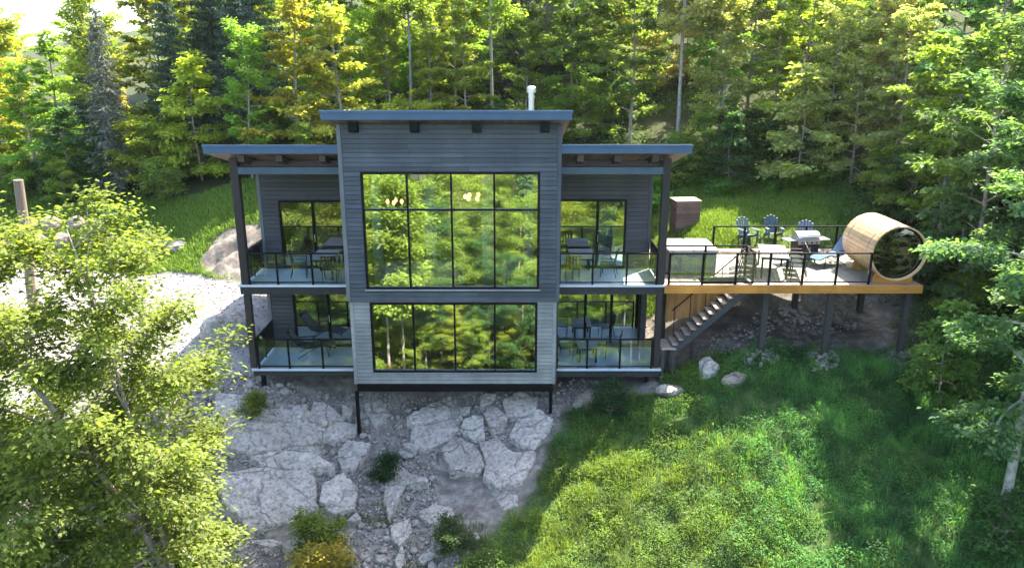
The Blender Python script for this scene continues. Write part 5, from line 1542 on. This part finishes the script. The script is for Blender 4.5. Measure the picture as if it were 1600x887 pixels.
# ------------------------------------------------------------------ grass and weeds (uncountable)
def blades(name, X, Y, L, W, color, label, seed, lean=.35, tint=None):
    rn = np.random.RandomState(seed); n = len(X)
    Z = H(X, Y) - .02
    a = rn.uniform(0, 6.283, n); l = np.abs(rn.normal(0, lean, n)) + .05
    dx, dy = np.cos(a) * l, np.sin(a) * l
    sa = a + np.pi / 2 + rn.normal(0, .4, n)
    sx, sy = np.cos(sa) * W / 2, np.sin(sa) * W / 2
    B = np.stack([X, Y, Z], 1)
    S = np.stack([sx, sy, np.zeros(n)], 1)
    Mid = B + np.stack([dx * L * .35, dy * L * .35, L * .6], 1)
    Tip = B + np.stack([dx * L * 1.1, dy * L * 1.1, L * (1 - .35 * np.minimum(l, 1))], 1)
    Vv = np.stack([B - S, B + S, Mid + S * .8, Mid - S * .8, Tip], 1).reshape(-1, 3)
    o4 = np.arange(n)[:, None] * 5
    F1 = np.concatenate([o4 + np.array([0, 1, 2]), o4 + np.array([0, 2, 3]), o4 + np.array([3, 2, 4])], 1).reshape(-1, 3)
    if tint is None: tint = rn.rand(n)
    me = fast_mesh(name, Vv, F1, {'tint': np.repeat(tint, 3)})
    o = link(name, me, m_grass); o.color = (*color, 1)
    return tag(o, label, kind='stuff')
def broad(name, X, Y, zlo, zhi, leaf, color, label, seed):
    rn = np.random.RandomState(seed); n = len(X)
    P = np.stack([X, Y, H(X, Y) + rn.uniform(zlo, zhi, n)], 1)
    D = rn.normal(0, 1, (n, 3)) * np.array([1, 1, .4]); N = np.array([0, 0, 1.]) + rn.normal(0, .5, (n, 3))
    L = leaf * rn.uniform(.5, 1.4, n)
    t = np.clip(.45 + .5 * fbm(X, Y, .7, 3, 21) + 1.0 * fbm(X, Y, 2.4, 2, 22) + .5 * (rn.rand(n) - .5), 0, 1)
    me = leaves_mesh(name, P, D, N, L, L * .5, t); 
    o = link(name, me, m_leaf); o.color = (*color, 1)
    return tag(o, label, kind='stuff')
rg = np.random.RandomState(9)
def area(n, xa, xb, ya, yb, ok):
    X = rg.uniform(xa, xb, n); Y = rg.uniform(ya, yb, n); k = ok(X, Y)
    return X[k], Y[k]
def clumped(X, Y, sc_, s, cut):
    return vnoise(X, Y, sc_, s) + .5 > cut * rg.rand(len(X))
slope = lambda X, Y: (zones(X, Y)[2] > rg.uniform(.25, .75, len(X))) & (X > grass_edge(Y) - 1.2) & (Y < 1.2)
X, Y = area(380000, -4, 17, -10.5, 1.0, slope)
kp = clumped(X, Y, 1.4, 14, 1.0); X, Y = X[kp], Y[kp]
patch = .7 * fbm(X, Y, .55, 4, 31) + 1.5 * fbm(X, Y, 2.2, 3, 34)
mound = np.clip(.6 * fbm(X, Y, .8, 3, 15) + 1.1 * fbm(X, Y, 2.6, 2, 37) + .5, 0, 1.3)
hgt = (.07 + .20 * rg.rand(len(X)) ** 1.5) * (.3 + 1.7 * mound)
deep = smooth(4.5, 9.5, X + 2.2 * fbm(X, Y, .4, 3, 33) + .35 * (Y + 4)) > rg.rand(len(X))  # blades on the shaded part of the slope, with that shade put into their colour
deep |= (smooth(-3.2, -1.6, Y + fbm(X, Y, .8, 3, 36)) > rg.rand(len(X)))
tn = np.clip(.45 + patch + .5 * (rg.rand(len(X)) - .5), 0, 1); wd = rg.uniform(.008, .02, len(X))
k = ~deep
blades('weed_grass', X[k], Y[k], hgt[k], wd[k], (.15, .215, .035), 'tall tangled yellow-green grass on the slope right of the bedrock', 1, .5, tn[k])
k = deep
blades('weed_grass', X[k], Y[k], hgt[k], wd[k], (.095, .24, .065), 'lush grass on the slope below the deck, shade painted in as deep green', 11, .5, tn[k])
X, Y = area(300000, -4, 17, -10.5, 1.0, slope)
clump_ = .5 * fbm(X, Y, .7, 3, 16) + 1.0 * fbm(X, Y, 2.0, 3, 17)
kp = clump_ > -.12 + .5 * (rg.rand(len(X)) - .5); X, Y, clump_ = X[kp], Y[kp], clump_[kp]
mound = np.clip(clump_ + .35, 0, 1)
k = smooth(3.5, 8.5, X + 2.2 * fbm(X, Y, .4, 3, 33)) > rg.rand(len(X))  # weeds towards the right get a deeper green that paints in the shade
broad('weeds', X[k], Y[k], .02, .08 + .5 * mound[k], .07, (.075, .20, .055), 'leafy weeds on the slope below the deck, shade painted in as deep green', 2)
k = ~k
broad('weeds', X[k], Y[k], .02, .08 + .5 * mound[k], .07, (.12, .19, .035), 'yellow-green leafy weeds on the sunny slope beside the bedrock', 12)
# lawn behind and the bank at left
def lawn_ok(X, Y):
    r_, g_, s_, f_ = zones(X, Y)
    return (s_ > .35) & ~house_in(X, Y, .3) & (Y > 4.0)
X, Y = area(110000, 5.3, 16, 4.6, 15, lawn_ok)
kp = ~((X > 9.2) & (X < 13.6) & (Y < 8.0) & (Y > 4.8) & (rg.rand(len(X)) < .75)); X, Y = X[kp], Y[kp]
blades('lawn', X, Y, .08 + .16 * rg.rand(len(X)), rg.uniform(.012, .03, len(X)), (.15, .24, .03), 'bright green lawn rising behind the deck', 3, .45)
X, Y = area(140000, -30, -9, 8.5, 17, lawn_ok)
blades('bank_grass', X, Y, .10 + .22 * rg.rand(len(X)), rg.uniform(.014, .035, len(X)), (.13, .22, .03), 'green grass on the bank left of the house', 4, .45)
X, Y = area(60000, -30, -12, -9, 3.6, lambda X, Y: zones(X, Y)[2] > .4)
blades('verge_grass', X, Y, .10 + .25 * rg.rand(len(X)), rg.uniform(.012, .03, len(X)), (.19, .23, .035), 'rough grass on the slope below the driveway at left', 5, .45)
# tufts in the soil between the slabs
X, Y = area(60000, -12, 1.5, -9, -1.0, lambda X, Y: (vnoise(X, Y, .8, 40) > .18) & (X < grass_edge(Y)) & (vnoise(X, Y, 3, 41) > -.1) & ((Y < -3.2) | (vnoise(X, Y, .5, 44) > .3)))
blades('tufts', X, Y, .08 + .25 * rg.rand(len(X)), rg.uniform(.008, .02, len(X)), (.10, .12, .035), 'tufts of grass in the cracks of the bedrock', 6, .5)
# ferns and low plants on the forest floor
X, Y = area(130000, -34, 26, 13, 38, lambda X, Y: (zones(X, Y)[3] > .4) & (vnoise(X, Y, .6, 50) > -.15))
broad('forest_undergrowth', X, Y, .02, .55, .17, (.09, .16, .035), 'ferns and low plants on the forest floor', 7)
X, Y = area(26000, 5.5, 15, 11, 15.5, lambda X, Y: (vnoise(X, Y, .7, 51) > -.2))
broad('ferns', X, Y, .05, .6, .2, (.13, .28, .04), 'bright green fern bank above the lawn', 8)
X, Y = area(40000, 13.5, 24, -6, 12, lambda X, Y: (vnoise(X, Y, .7, 52) > -.25))
broad('forest_undergrowth', X, Y, .02, .6, .15, (.07, .15, .045), 'low plants on the wooded slope right of the deck', 9)
# ------------------------------------------------------------------ thin sunlit haze over the hillside
hz = MB().box(-130, 130, -110, 150, -45, 75).build('haze', None)
mh, nt = new_mat('pale_haze')
vol = nt.nodes.new('ShaderNodeVolumePrincipled'); vol.inputs['Color'].default_value = (.93, .97, 1.0, 1); vol.inputs['Density'].default_value = 0.00014
vol.inputs['Anisotropy'].default_value = 0.6
oo = nt.nodes.new('ShaderNodeOutputMaterial'); nt.links.new(vol.outputs[0], oo.inputs['Volume'])
hz.data.materials.append(mh)
tag(hz, kind='stuff')
